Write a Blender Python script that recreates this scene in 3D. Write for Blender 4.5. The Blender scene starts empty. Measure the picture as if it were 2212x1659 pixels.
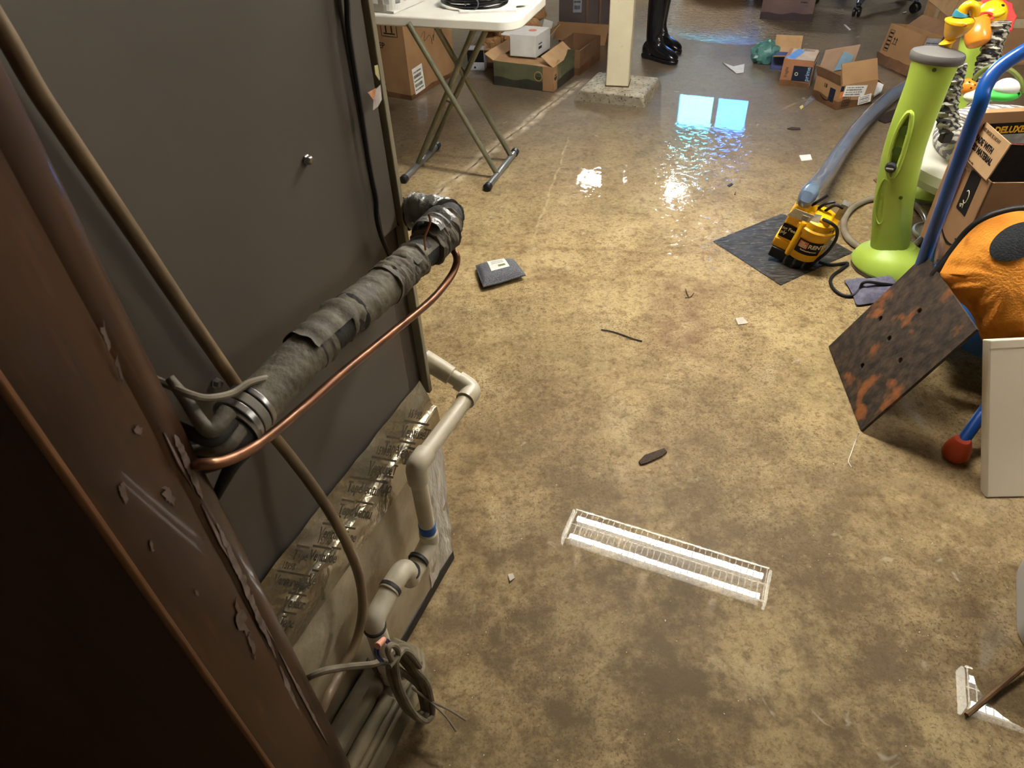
import bpy, bmesh, math, random
from mathutils import Vector, Matrix
from mathutils import noise as mnoise
random.seed(7)
V = Vector
# ------------------------------------------------------------------ camera
SC = bpy.context.scene
COL = SC.collection
F_PX, PITCH, EYE = 1500.0, math.radians(41.5), V((0, 0, 1.5))
_nd = V((84.0, 1695.5)).normalized()                      # image direction of the vertical vanishing point
_FW = V((0, math.cos(PITCH), -math.sin(PITCH)))
_R0 = V((1, 0, 0)); _U0 = V((0, math.sin(PITCH), math.cos(PITCH)))
_rt = V((_nd.y, -_nd.x))
cam_d = bpy.data.cameras.new('camera'); cam = bpy.data.objects.new('camera', cam_d); COL.objects.link(cam)
_right = _R0 * _rt.x - _U0 * _nd.x
_up = _U0 * _nd.y - _R0 * _rt.y
_m = Matrix((_right, _up, -_FW)).transposed().to_4x4(); _m.translation = EYE
cam.matrix_world = _m
cam_d.sensor_width = 36.0; cam_d.lens = F_PX / 2212 * 36.0
cam_d.clip_start = 0.02; cam_d.clip_end = 100
cam_d.dof.use_dof = True; cam_d.dof.focus_distance = 1.9; cam_d.dof.aperture_fstop = 12.0
SC.camera = cam
SC.view_settings.view_transform = 'Standard'; SC.view_settings.look = 'None'
SC.view_settings.gamma = 1.0; SC.view_settings.use_curve_mapping = False
SC.view_settings.exposure = 0.0
# ------------------------------------------------------------------ world: overcast sky outside the basement window
W = bpy.data.worlds.new('sky'); SC.world = W; W.use_nodes = True
_b = W.node_tree.nodes['Background']; _b.inputs[0].default_value = (0.26, 0.52, 1.0, 1); _b.inputs[1].default_value = 80.0
# fluorescent fixtures: (centre along e1, centre along e2, lamp radiance); built in detail further down
FIX = [(-0.244, 2.557, 320.0), (-1.785, 7.3, 290.0), (1.95, 2.33, 165.0)]
LAMP_COL = (1.0, 0.965, 0.88)
CEIL = 2.13
# ------------------------------------------------------------------ geometry helpers
def ray(x, y):
    v = V((x - 1106.0, y - 829.5)); a = v.dot(_rt) / F_PX; b = v.dot(_nd) / F_PX
    return _R0 * a - _U0 * b + _FW
def fl(x, y, z=0.0):
    d = ray(x, y); return EYE + d * ((z - EYE.z) / d.z)
def onp(x, y, n, c):
    d = ray(x, y); return EYE + d * ((c - n.dot(EYE)) / n.dot(d))
def vert(x, y, P):
    n = V((P.x, P.y, 0)).normalized(); return onp(x, y, n, n.dot(P))
_a = math.radians(25)
E1 = V((math.cos(_a), -math.sin(_a), 0)); E2 = V((math.sin(_a), math.cos(_a), 0)); EZ = V((0, 0, 1))
def ew(a, b, z=0.0): return E1 * a + E2 * b + EZ * z
def frame(O, x, y):
    x = V(x).normalized(); z = x.cross(V(y)).normalized(); y = z.cross(x)
    m = Matrix((x, y, z)).transposed().to_4x4(); m.translation = O; return m
HOUSE = frame(V((0, 0, 0)), E1, E2)

def spline(pts, k=8):
    pts = [V(p) for p in pts]
    if len(pts) < 3: return pts
    P = [pts[0] * 2 - pts[1]] + pts + [pts[-1] * 2 - pts[-2]]
    out = []
    for i in range(1, len(P) - 2):
        p0, p1, p2, p3 = P[i - 1:i + 3]
        for j in range(k):
            t = j / k
            out.append(0.5 * ((2 * p1) + (p2 - p0) * t + (2 * p0 - 5 * p1 + 4 * p2 - p3) * t * t + (3 * p1 - p0 - 3 * p2 + p3) * t ** 3))
    out.append(pts[-1]); return out
def arc_corner(pts, r, k=6):
    """straight runs joined by rounded elbows"""
    pts = [V(p) for p in pts]; out = [pts[0]]
    for i in range(1, len(pts) - 1):
        a, b, c = pts[i - 1], pts[i], pts[i + 1]
        u = (a - b).normalized(); w = (c - b).normalized(); q = min(r, (a - b).length * .45, (c - b).length * .45)
        s, e = b + u * q, b + w * q
        for j in range(k + 1):
            t = j / k; out.append(s * (1 - t) ** 2 + b * 2 * t * (1 - t) + e * t * t)
    out.append(pts[-1]); return out

class MB:
    def __init__(s): s.v = []; s.f = []; s.m = []
    def add(s, vs, fs, m=0):
        o = len(s.v); s.v += [V(p) for p in vs]; s.f += [tuple(i + o for i in f) for f in fs]; s.m += [m] * len(fs)
    def box(s, c, d, M=None, m=0):
        x, y, z = d[0] / 2, d[1] / 2, d[2] / 2; c = V(c)
        vs = [c + V((i * x, j * y, k * z)) for i in (-1, 1) for j in (-1, 1) for k in (-1, 1)]
        if M: vs = [M @ p for p in vs]
        s.add(vs, [(0, 1, 3, 2), (4, 6, 7, 5), (0, 4, 5, 1), (2, 3, 7, 6), (0, 2, 6, 4), (1, 5, 7, 3)], m); return s
    def tube(s, pts, r, n=12, m=0, cap=True, closed=False, sq=None):
        pts = [V(p) for p in pts]; N = len(pts)
        rad = r if callable(r) else (lambda i, t: r)
        T = []
        for i in range(N):
            if closed: d = pts[(i + 1) % N] - pts[i - 1]
            else: d = pts[min(i + 1, N - 1)] - pts[max(i - 1, 0)]
            T.append(d.normalized() if d.length > 1e-9 else V((0, 0, 1)))
        up = V((0, 0, 1)) if abs(T[0].z) < .9 else V((1, 0, 0))
        nrm = (up - T[0] * up.dot(T[0])).normalized(); vs = []
        for i in range(N):
            nrm = (nrm - T[i] * nrm.dot(T[i])).normalized(); bi = T[i].cross(nrm)
            rr = rad(i, i / max(1, N - 1))
            for j in range(n):
                a = 2 * math.pi * j / n
                q = rr(a) if callable(rr) else rr
                vs.append(pts[i] + (nrm * math.cos(a) + bi * math.sin(a)) * q)
        fs = []
        for i in range(N if closed else N - 1):
            i2 = (i + 1) % N
            for j in range(n):
                k = (j + 1) % n; fs.append((i * n + j, i * n + k, i2 * n + k, i2 * n + j))
        if cap and not closed:
            fs.append(tuple(range(n - 1, -1, -1))); fs.append(tuple((N - 1) * n + j for j in range(n)))
        s.add(vs, fs, m); return s
    def lathe(s, prof, M=None, n=24, m=0, sx=1, sy=1):
        vs = []; fs = []
        for r, z in prof:
            for j in range(n):
                a = 2 * math.pi * j / n; vs.append(V((r * math.cos(a) * sx, r * math.sin(a) * sy, z)))
        if M: vs = [M @ p for p in vs]
        L = len(prof)
        for i in range(L - 1):
            for j in range(n):
                k = (j + 1) % n; fs.append((i * n + j, i * n + k, (i + 1) * n + k, (i + 1) * n + j))
        fs.append(tuple(range(n - 1, -1, -1))); fs.append(tuple((L - 1) * n + j for j in range(n)))
        s.add(vs, fs, m); return s
    def ball(s, c, r, m=0, R=None, n=20, k=12):
        r = (r, r, r) if not hasattr(r, '__len__') else r; c = V(c); vs = []; fs = []
        vs.append(V((0, 0, r[2])))
        for i in range(1, k):
            t = math.pi * i / k
            for j in range(n):
                a = 2 * math.pi * j / n; vs.append(V((math.sin(t) * math.cos(a) * r[0], math.sin(t) * math.sin(a) * r[1], math.cos(t) * r[2])))
        vs.append(V((0, 0, -r[2]))); e = len(vs) - 1
        for j in range(n): fs.append((0, 1 + j, 1 + (j + 1) % n))
        for i in range(k - 2):
            for j in range(n):
                q = (j + 1) % n; fs.append((1 + i * n + j, 1 + (i + 1) * n + j, 1 + (i + 1) * n + q, 1 + i * n + q))
        for j in range(n): fs.append((e, 1 + (k - 2) * n + (j + 1) % n, 1 + (k - 2) * n + j))
        if R: vs = [R @ p for p in vs]
        s.add([p + c for p in vs], fs, m); return s
    def prism(s, poly, h, M=None, m=0):
        n = len(poly); vs = [V((p[0], p[1], 0)) for p in poly] + [V((p[0], p[1], h)) for p in poly]
        if M: vs = [M @ p for p in vs]
        s.add(vs, [tuple(range(n - 1, -1, -1)), tuple(range(n, 2 * n))] + [(i, (i + 1) % n, n + (i + 1) % n, n + i) for i in range(n)], m); return s
    def slab(s, quad, th, m=0, off=None):
        """quad of 3-D corners given real thickness along its normal"""
        q = [V(p) for p in quad]; nn = off or (q[1] - q[0]).cross(q[-1] - q[0]).normalized()
        n = len(q); vs = q + [p - nn * th for p in q]
        s.add(vs, [tuple(range(n)), tuple(range(2 * n - 1, n - 1, -1))] + [(i, n + i, n + (i + 1) % n, (i + 1) % n) for i in range(n)], m); return s
    def grid(s, fn, nu, nv, th=0.0, m=0):
        """a sheet fn(u,v)->point, given thickness th"""
        P = [[V(fn(i / nu, j / nv)) for j in range(nv + 1)] for i in range(nu + 1)]
        vs = [p for r in P for p in r]; w = nv + 1
        fs = [(i * w + j, (i + 1) * w + j, (i + 1) * w + j + 1, i * w + j + 1) for i in range(nu) for j in range(nv)]
        if th:
            N = []
            for i in range(nu + 1):
                for j in range(nv + 1):
                    du = P[min(i + 1, nu)][j] - P[max(i - 1, 0)][j]; dv = P[i][min(j + 1, nv)] - P[i][max(j - 1, 0)]
                    c = du.cross(dv); N.append(c.normalized() if c.length > 1e-12 else V((0, 0, 1)))
            k = len(vs); vs = vs + [vs[i] - N[i] * th for i in range(k)]
            fs = fs + [tuple(q + k for q in reversed(f)) for f in fs]
            bd = [i * w for i in range(nu + 1)] + [nu * w + j for j in range(1, w)] + [i * w + nv for i in range(nu - 1, -1, -1)] + [j for j in range(nv - 1, 0, -1)]
            for a in range(len(bd)):
                b = (a + 1) % len(bd); fs.append((bd[b], bd[a], bd[a] + k, bd[b] + k))
        s.add(vs, fs, m); return s
    def build(s, name, mats, parent=None, bevel=0.0, sub=0, smooth=True, seg=2, ang=35):
        me = bpy.data.meshes.new(name); me.from_pydata([tuple(p) for p in s.v], [], s.f)
        if not isinstance(mats, (list, tuple)): mats = [mats]
        for q in mats: me.materials.append(q)
        for p, i in zip(me.polygons, s.m): p.material_index = i; p.use_smooth = smooth
        bm = bmesh.new(); bm.from_mesh(me); bmesh.ops.recalc_face_normals(bm, faces=bm.faces); bm.to_mesh(me); bm.free()
        if smooth and not sub: me.set_sharp_from_angle(angle=math.radians(ang))
        o = bpy.data.objects.new(name, me); COL.objects.link(o)
        if bevel:
            b = o.modifiers.new('edge', 'BEVEL'); b.width = bevel; b.segments = seg; b.limit_method = 'ANGLE'; b.angle_limit = math.radians(40); b.harden_normals = False
        if sub:
            u = o.modifiers.new('smooth', 'SUBSURF'); u.levels = sub; u.render_levels = sub
        if parent: adopt(o, parent)
        return o
def adopt(o, parent):
    def world(q):
        m = Matrix.Translation(q.location)
        return world(q.parent) @ q.matrix_parent_inverse @ m if q.parent else m
    o.parent = parent; o.matrix_parent_inverse = world(parent).inverted()
    return o
def thing(name, label, cat, loc, group=None):
    e = bpy.data.objects.new(name, None); COL.objects.link(e); e.location = loc; e.empty_display_size = .1
    e['label'] = label; e['category'] = cat
    if group: e['group'] = group
    return e
def tag(o, label, cat, group=None):
    o['label'] = label; o['category'] = cat
    if group: o['group'] = group
    return o
def struct(o): o['kind'] = 'structure'; return o
def text(body, size, M, mat, parent, name='printed_text', align='LEFT', bold=0.0, sx=1.0, lines=1.0):
    cu = bpy.data.curves.new(name, 'FONT'); cu.body = body; cu.size = size; cu.align_x = align; cu.extrude = 0.0003
    cu.offset = bold; cu.space_line = lines; cu.resolution_u = 2
    t = bpy.data.objects.new(name, cu); COL.objects.link(t)
    bpy.context.view_layer.update()
    me = bpy.data.meshes.new_from_object(t.evaluated_get(bpy.context.evaluated_depsgraph_get()))
    COL.objects.unlink(t); bpy.data.objects.remove(t)
    me.transform(M @ Matrix.Diagonal((sx, 1, 1, 1))); me.materials.clear(); me.materials.append(mat); me.name = name
    o = bpy.data.objects.new(name, me); COL.objects.link(o)
    if parent: adopt(o, parent)
    return o
def join(objs):
    """several printed lines become one printed part"""
    bm = bmesh.new(); me = objs[0].data
    for o in objs: bm.from_mesh(o.data)
    bm.to_mesh(me); bm.free()
    for o in objs[1:]:
        bpy.data.objects.remove(o)
    return objs[0]
# ------------------------------------------------------------------ materials
def lin(c):
    return tuple(((x / 255) / 12.92 if x / 255 <= .04045 else ((x / 255 + .055) / 1.055) ** 2.4) for x in c[:3]) + (1,)
MATS = {}
def pm(name, c1, c2=None, scale=20, rough=.6, metal=0, bump=0, bscale=None, coat=0, lo=.35, hi=.65, detail=4, stretch=None, spec=.5, trans=0, ior=1.45, alpha=1, c3=None, s3=90, lo3=.6, hi3=.7, coatr=.05):
    if name in MATS: return MATS[name]
    m = bpy.data.materials.new(name); MATS[name] = m; m.use_nodes = True
    nt = m.node_tree; N = nt.nodes; L = nt.links; b = N['Principled BSDF']
    b.inputs['Base Color'].default_value = lin(c1); b.inputs['Roughness'].default_value = rough; b.inputs['Metallic'].default_value = metal
    b.inputs['Coat Weight'].default_value = coat; b.inputs['Coat Roughness'].default_value = coatr; b.inputs['Specular IOR Level'].default_value = spec
    b.inputs['Transmission Weight'].default_value = trans; b.inputs['IOR'].default_value = ior; b.inputs['Alpha'].default_value = alpha
    tc = N.new('ShaderNodeTexCoord'); src = tc.outputs['Object']
    if stretch:
        mp = N.new('ShaderNodeMapping'); mp.inputs['Scale'].default_value = stretch; L.new(src, mp.inputs[0]); src = mp.outputs[0]
    def nz(s, d):
        t = N.new('ShaderNodeTexNoise'); t.inputs['Scale'].default_value = s; t.inputs['Detail'].default_value = d; L.new(src, t.inputs['Vector']); return t.outputs[0]
    def rng(x, a, c):
        r = N.new('ShaderNodeMapRange'); r.inputs[1].default_value = a; r.inputs[2].default_value = c; L.new(x, r.inputs[0]); return r.outputs[0]
    if c2 is not None:
        mx = N.new('ShaderNodeMix'); mx.data_type = 'RGBA'; L.new(rng(nz(scale, detail), lo, hi), mx.inputs[0])
        mx.inputs[6].default_value = lin(c1); mx.inputs[7].default_value = lin(c2); out = mx.outputs[2]
        if c3 is not None:
            m3 = N.new('ShaderNodeMix'); m3.data_type = 'RGBA'; L.new(rng(nz(s3, 3), lo3, hi3), m3.inputs[0]); L.new(out, m3.inputs[6]); m3.inputs[7].default_value = lin(c3); out = m3.outputs[2]
        L.new(out, b.inputs['Base Color'])
    if bump:
        bp = N.new('ShaderNodeBump'); bp.inputs['Strength'].default_value = bump; bp.inputs['Distance'].default_value = .01
        L.new(nz(bscale or scale, 4), bp.inputs['Height']); L.new(bp.outputs[0], b.inputs['Normal'])
    return m
def emit(name, col, s):
    m = bpy.data.materials.new(name); m.use_nodes = True; b = m.node_tree.nodes['Principled BSDF']
    b.inputs['Base Color'].default_value = (.8, .8, .8, 1); b.inputs['Emission Color'].default_value = tuple(col) + (1,); b.inputs['Emission Strength'].default_value = s; return m
CARD = pm('cardboard', (166, 130, 94), (150, 115, 82), 6, .85, bump=.04, bscale=150, spec=.2)
CARD2 = pm('cardboard_dull', (140, 108, 82), (118, 90, 68), 5, .85, bump=.04, bscale=150, spec=.2)
CARDW = pm('cardboard_wet', (120, 84, 56), (84, 58, 38), 9, .6, bump=.05, bscale=80, spec=.35)
CARDE = pm('cardboard_light', (188, 154, 116), (174, 140, 102), 12, .85, spec=.2)
WHITE = pm('white_plastic', (226, 226, 222), (214, 214, 210), 6, .45)
WPAPER = pm('white_paper', (232, 230, 224), (220, 218, 212), 30, .8, spec=.2)
INK = pm('black_ink', (22, 20, 20), (30, 27, 26), 60, .7, spec=.2)
BLACK = pm('black_rubber', (16, 16, 18), (26, 26, 28), 30, .5)
BLACKG = pm('black_plastic', (14, 14, 16), (22, 22, 24), 30, .3)
CHROME = pm('bare_metal', (190, 190, 190), (150, 150, 150), 40, .3, metal=1)
LIME = pm('lime_plastic', (180, 206, 86), (172, 199, 78), 8, .38, bump=.02, bscale=400)
BLUET = pm('blue_enamel', (16, 84, 164), (12, 72, 150), 8, .28, coat=.5)
YEL = pm('yellow_casting', (242, 184, 10), (222, 164, 8), 14, .42, c3=(150, 110, 20), s3=40, lo3=.66, hi3=.8)
# ------------------------------------------------------------------ setting
def floor_material():
    m = bpy.data.materials.new('wet_concrete'); m.use_nodes = True; nt = m.node_tree; N = nt.nodes; L = nt.links; b = N['Principled BSDF']
    tc = N.new('ShaderNodeTexCoord').outputs['Object']
    def noise(s, d=4, r=.55, vec=None, dist=0):
        t = N.new('ShaderNodeTexNoise'); t.inputs['Scale'].default_value = s; t.inputs['Detail'].default_value = d; t.inputs['Roughness'].default_value = r; t.inputs['Distortion'].default_value = dist
        L.new(vec or tc, t.inputs['Vector']); return t.outputs[0]
    def rng(x, a, c, o0=0, o1=1, smooth=False):
        r = N.new('ShaderNodeMapRange'); r.inputs[1].default_value = a; r.inputs[2].default_value = c; r.inputs[3].default_value = o0; r.inputs[4].default_value = o1
        if smooth: r.interpolation_type = 'SMOOTHSTEP'
        L.new(x, r.inputs[0]); return r.outputs[0]
    def mix(f, a, c):
        x = N.new('ShaderNodeMix'); x.data_type = 'RGBA'
        L.new(f, x.inputs[0])
        for k, q in ((6, a), (7, c)):
            if isinstance(q, tuple): x.inputs[k].default_value = lin(q)
            else: L.new(q, x.inputs[k])
        return x.outputs[2]
    def mul(a, c, op='MULTIPLY'):
        x = N.new('ShaderNodeMath'); x.operation = op
        for k, q in ((0, a), (1, c)):
            if isinstance(q, (int, float)): x.inputs[k].default_value = q
            else: L.new(q, x.inputs[k])
        return x.outputs[0]
    def dot(v):
        x = N.new('ShaderNodeVectorMath'); x.operation = 'DOT_PRODUCT'; L.new(tc, x.inputs[0]); x.inputs[1].default_value = v; return x.outputs['Value']
    def dist(p):
        x = N.new('ShaderNodeVectorMath'); x.operation = 'DISTANCE'; L.new(tc, x.inputs[0]); x.inputs[1].default_value = p; return x.outputs['Value']
    big = noise(.9, 5, .6); mid = noise(5, 6, .62, dist=.4); fine = noise(26, 5, .65, dist=.3); speck = noise(150, 3, .6); speck2 = noise(84, 4, .7)
    c = mix(rng(big, .38, .62), (190, 166, 120), (160, 137, 98))
    c = mix(rng(mid, .46, .62, 0, .5), c, (118, 96, 64))
    c = mix(rng(mid, .30, .42, .55, 0), c, (206, 184, 144))
    c = mix(rng(fine, .52, .64, 0, .5), c, (98, 74, 45))
    grain = noise(60, 5, .7, dist=.5)
    c = mix(rng(grain, .53, .62, 0, .45), c, (92, 68, 40))
    c = mix(rng(grain, .36, .46, .28, 0), c, (206, 186, 150))
    c = mix(rng(fine, .28, .40, .45, 0), c, (212, 192, 156))
    zone = mul(rng(noise(2.2, 3), .38, .58, .35, 1), rng(dot((.1, 1, 0)), 2.1, 3.4, 1, .22))
    c = mix(mul(rng(speck2, .565, .63), mul(zone, .6)), c, (78, 56, 32))
    c = mix(mul(rng(speck, .565, .62), mul(zone, .7)), c, (70, 50, 29))
    # browner, stained concrete in the near corner, with lamp falloff painted in as darkening
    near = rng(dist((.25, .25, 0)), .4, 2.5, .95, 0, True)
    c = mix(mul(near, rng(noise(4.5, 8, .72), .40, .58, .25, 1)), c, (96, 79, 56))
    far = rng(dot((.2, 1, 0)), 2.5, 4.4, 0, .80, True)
    c = mix(far, c, (94, 84, 76))  # far slab darkened and greyed in its colour, for the shade beyond the table
    white = rng(noise(120, 2), .735, .76)
    c = mix(mul(white, .8), c, (230, 224, 208))
    chalk = mul(rng(noise(11, 3, dist=1.0), .68, .75), .5)
    c = mix(chalk, c, (190, 180, 160))
    def line(p, q, w, col, wob, soft, k):
        nonlocal c
        d = (q - p); ln = d.length; d.normalize(); n = V((-d.y, d.x, 0))
        off = mul(mul(noise(4, 4, .6), -.5, 'ADD'), wob)
        x = mul(mul(dot(tuple(n)), -n.dot(p), 'ADD'), off, 'ADD')
        x = mul(x, 0, 'ADD'); a = N.new('ShaderNodeMath'); a.operation = 'ABSOLUTE'; L.new(x, a.inputs[0])
        f = rng(a.outputs[0], w, w + soft, 1, 0)
        s = mul(dot(tuple(d)), -d.dot(p), 'ADD')
        f = mul(f, mul(rng(s, -.05, .05), rng(s, ln - .05, ln + .05, 1, 0)))
        c = mix(mul(f, mul(rng(noise(14, 4), .36, .58, .1, 1), k)), c, col)
    P, Q = fl(925, 432), fl(1255, 175)
    line(P, Q, .02, (212, 194, 166), .10, .03, .75)
    line(P, Q, .003, (52, 40, 28), .06, .006, .9)
    line(fl(985, 528), fl(1560, 552), .002, (104, 74, 42), .10, .018, .5)
    line(fl(1000, 612), fl(1480, 590), .003, (104, 74, 40), .16, .02, .5)
    line(fl(1150, 520), fl(1230, 300), .002, (206, 186, 150), .05, .006, .5)
    line(fl(1470, 610), fl(1475, 760), .05, (112, 82, 62), .10, .12, .6)
    line(fl(1690, 235), fl(1880, 160), .004, (170, 150, 122), .05, .006, .5)
    L.new(c, b.inputs['Base Color'])
    b.inputs['Roughness'].default_value = .55; b.inputs['Specular IOR Level'].default_value = .15
    bp = N.new('ShaderNodeBump'); bp.inputs['Strength'].default_value = .35; bp.inputs['Distance'].default_value = .004; L.new(fine, bp.inputs['Height']); L.new(bp.outputs[0], b.inputs['Normal'])
    # the film of standing water: a clear coat that is flat except where it trickles
    b.inputs['Coat Weight'].default_value = 1.0; b.inputs['Coat IOR'].default_value = 1.34; b.inputs['Coat Roughness'].default_value = .006
    rip = rng(dist((1.95, 5.95, 0)), .45, .95, 1, 0, True)
    q1 = rng(dist(tuple(fl(1540, 350))), .12, .62, .16, 0, True)
    q2 = rng(dist(tuple(fl(1300, 405))), .06, .40, .03, 0, True)
    q4 = rng(dist(tuple(fl(1450, 425))), .06, .40, .05, 0, True)
    q3 = rng(dist(tuple(fl(1700, 560))), .2, .6, .4, 0, True)
    spot = rng(noise(30, 3), .48, .60)
    k = mul(mul(rip, mul(spot, mul(mul(q1, q2, 'ADD'), mul(q3, q4, 'ADD'), 'ADD')), 'ADD'), .0007, 'ADD')
    b2 = N.new('ShaderNodeBump'); b2.inputs['Distance'].default_value = .02; L.new(k, b2.inputs['Strength']); L.new(noise(34, 3, .5, dist=.6), b2.inputs['Height'])
    L.new(b2.outputs[0], b.inputs['Coat Normal'])
    return m
A0, A1, B0, B1 = -3.9, 3.6, -1.7, 8.92
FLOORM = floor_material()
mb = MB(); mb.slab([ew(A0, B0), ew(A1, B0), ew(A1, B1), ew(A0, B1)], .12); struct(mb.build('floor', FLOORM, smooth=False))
WALLM = pm('painted_block_wall', (150, 146, 138), (120, 116, 108), 3, .8, bump=.1, bscale=30)
JOIST = pm('joist_wood', (158, 138, 112), (130, 112, 90), 7, .8, stretch=(1, 1, 1))
mb = MB(); mb.slab([ew(A0, B0, CEIL + .16), ew(A0, B1, CEIL + .16), ew(A1, B1, CEIL + .16), ew(A1, B0, CEIL + .16)], .1)
n = 0; a = A0 + .3
while a < A1:
    mb.box((a, (B0 + B1) / 2, CEIL + .08), (.04, B1 - B0, .16), HOUSE); a += .41
struct(mb.build('ceiling', JOIST, smooth=False))
WA, WB, WZ0, WZ1 = -1.70, -.79, 1.575, 2.045               # window opening in the far wall
mb = MB(); t = .2; H = CEIL + .2
mb.box(((A0 + WA) / 2, B1 + t / 2, H / 2), (WA - A0, t, H), HOUSE); mb.box(((WB + A1) / 2, B1 + t / 2, H / 2), (A1 - WB, t, H), HOUSE)
mb.box(((WA + WB) / 2, B1 + t / 2, WZ0 / 2), (WB - WA, t, WZ0), HOUSE); mb.box(((WA + WB) / 2, B1 + t / 2, (WZ1 + H) / 2), (WB - WA, t, H - WZ1), HOUSE)
struct(mb.build('wall_far', WALLM, smooth=False))
for nm, c, d in (('wall_left', (A0 - .1, (B0 + B1) / 2, H / 2), (.2, B1 - B0 + .4, H)), ('wall_right', (A1 + .1, (B0 + B1) / 2, H / 2), (.2, B1 - B0 + .4, H)), ('wall_near', ((A0 + A1) / 2, B0 - .1, H / 2), (A1 - A0, .2, H))):
    mb = MB(); mb.box(c, d, HOUSE); struct(mb.build(nm, WALLM, smooth=False))
FRAMEM = pm('window_vinyl', (120, 128, 150), (108, 116, 140), 10, .5)
mb = MB(); yb = B1 + .03
for c, d in (((WA + .02, yb, (WZ0 + WZ1) / 2), (.04, .07, WZ1 - WZ0)), ((WB - .02, yb, (WZ0 + WZ1) / 2), (.04, .07, WZ1 - WZ0)), (((WA + WB) / 2, yb, WZ0 + .015), (WB - WA, .07, .03)), (((WA + WB) / 2, yb, WZ1 - .015), (WB - WA, .07, .03)), ((-1.215, yb, (WZ0 + WZ1) / 2), (.06, .06, WZ1 - WZ0))):
    mb.box(c, d, HOUSE)
win = struct(mb.build('window_1', FRAMEM, smooth=False, bevel=.004))
def pane_mat(nm, tint):
    m = bpy.data.materials.new(nm); m.use_nodes = True; nt = m.node_tree; N = nt.nodes; N.remove(N['Principled BSDF'])
    tr = N.new('ShaderNodeBsdfTransparent'); tr.inputs[0].default_value = tint; gl = N.new('ShaderNodeBsdfGlossy'); gl.inputs['Roughness'].default_value = .02
    mx = N.new('ShaderNodeMixShader'); mx.inputs[0].default_value = .06; nt.links.new(tr.outputs[0], mx.inputs[1]); nt.links.new(gl.outputs[0], mx.inputs[2]); nt.links.new(mx.outputs[0], N['Material Output'].inputs[0]); return m
for nm, x0, x1, tint in (('pane_clear', WA + .04, -1.245, (.46, .86, .72, 1)), ('pane_tinted', -1.185, WB - .04, (.31, .50, .74, 1))):
    mb = MB(); mb.box(((x0 + x1) / 2, yb + .01, (WZ0 + WZ1) / 2), (x1 - x0, .006, WZ1 - WZ0 - .06), HOUSE); mb.build('window_pane', pane_mat(nm, tint), win, smooth=False)
# ------------------------------------------------------------------ ceiling lights
HOUSING = pm('fixture_housing', (52, 52, 50), (48, 48, 46), 10, .6)
RIB = bpy.data.materials.new('acrylic_cover'); RIB.use_nodes = True
_p = RIB.node_tree.nodes['Principled BSDF']; _p.inputs['Base Color'].default_value = (.75, .74, .66, 1); _p.inputs['Roughness'].default_value = .3
_p.inputs['Emission Color'].default_value = (1, .96, .80, 1); _p.inputs['Emission Strength'].default_value = 17.0     # the lit diffuser glows
for i, (a, b_, s) in enumerate(FIX):
    z = CEIL - .005
    lab = ['lit ceiling light mirrored large in the water in the middle of the floor', 'lit ceiling light at the far end beyond the white post', 'dimmer ceiling light over the children\'s things on the right'][i]
    f = thing('ceiling_light', lab, 'ceiling light', ew(a, b_, z), 'fluorescent ceiling lights')
    M = HOUSE @ Matrix.Translation((a, b_, z))
    LAMPM = emit('lamp_%d' % i, LAMP_COL, s)
    mb = MB(); mb.box((0, 0, -.008), (1.2, .23, .016), M); mb.build('housing', HOUSING, f, smooth=False, bevel=.002)
    for y in (-.072, .072):
        mb = MB(); mb.tube([M @ V((-.57, y, -.045)), M @ V((.57, y, -.045))], .0175, 10); mb.build('lamp_tube', LAMPM, f)
        for x in (-.58, .58):
            mb = MB(); mb.box((x, y, -.035), (.02, .03, .05), M); mb.build('lamp_holder', HOUSING, f, smooth=False, bevel=.002)
    mb = MB(); n = 34
    for k in range(n):
        x = -.585 + 1.17 * k / (n - 1)
        mb.box((x, 0, -.078), (.0055, .22, .003), M)
    for y in (-.115, 0, .115): mb.box((0, y, -.078), (1.19, .004, .004 if y == 0 else .012), M)
    mb.build('cover', RIB, f, smooth=False)
    for x in (-.605, .605):
        mb = MB(); mb.prism([(-.12, 0), (.12, 0), (.115, -.07), (.1, -.082), (-.1, -.082), (-.115, -.07)], .014, M @ frame(V((x - .007, 0, 0)), (0, 1, 0), (0, 0, 1))); mb.build('end_cap', RIB, f, smooth=False, bevel=.003)

# the window lets the overcast sky in: mark the opening for the sampler (a portal gives no light of its own)
_pl = bpy.data.lights.new('window_portal', 'AREA'); _pl.shape = 'RECTANGLE'; _pl.size = WB - WA; _pl.size_y = WZ1 - WZ0; _pl.cycles.is_portal = True
_po = bpy.data.objects.new('window_portal', _pl); COL.objects.link(_po)
_po.matrix_world = frame(ew((WA + WB) / 2, B1 + .12, (WZ0 + WZ1) / 2), E1, EZ)
# ------------------------------------------------------------------ furnace, ducts and pipes on the left
PAN = -.633                                               # plane of the furnace panel along E1
BOX = -.593                                               # plane of the foil box
def pp(x, y, off=0.0): return onp(x, y, E1, PAN + off)
FURN = pm('furnace_steel', (98, 92, 84), (87, 81, 75), 2.0, .5, bump=.02, bscale=300, c3=(86, 74, 62), s3=3, lo3=.55, hi3=.8)
FURN2 = pm('lit_flange_steel', (158, 150, 126), (140, 132, 110), 5, .45)  # paler than the cabinet steel: the flange's lit edge put into colour
fz = .515
fur = thing('furnace', 'tall grey steel furnace cabinet rising beside the insulated pipes', 'furnace', ew(-.9, .6, fz))
mb = MB(); mb.box(((PAN - 1.28) / 2 - .004, .585, (fz + CEIL - .1) / 2), (abs(PAN + 1.28) - .008, .69, CEIL - .1 - fz), HOUSE); mb.build('cabinet', FURN, fur, bevel=.004)
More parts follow.
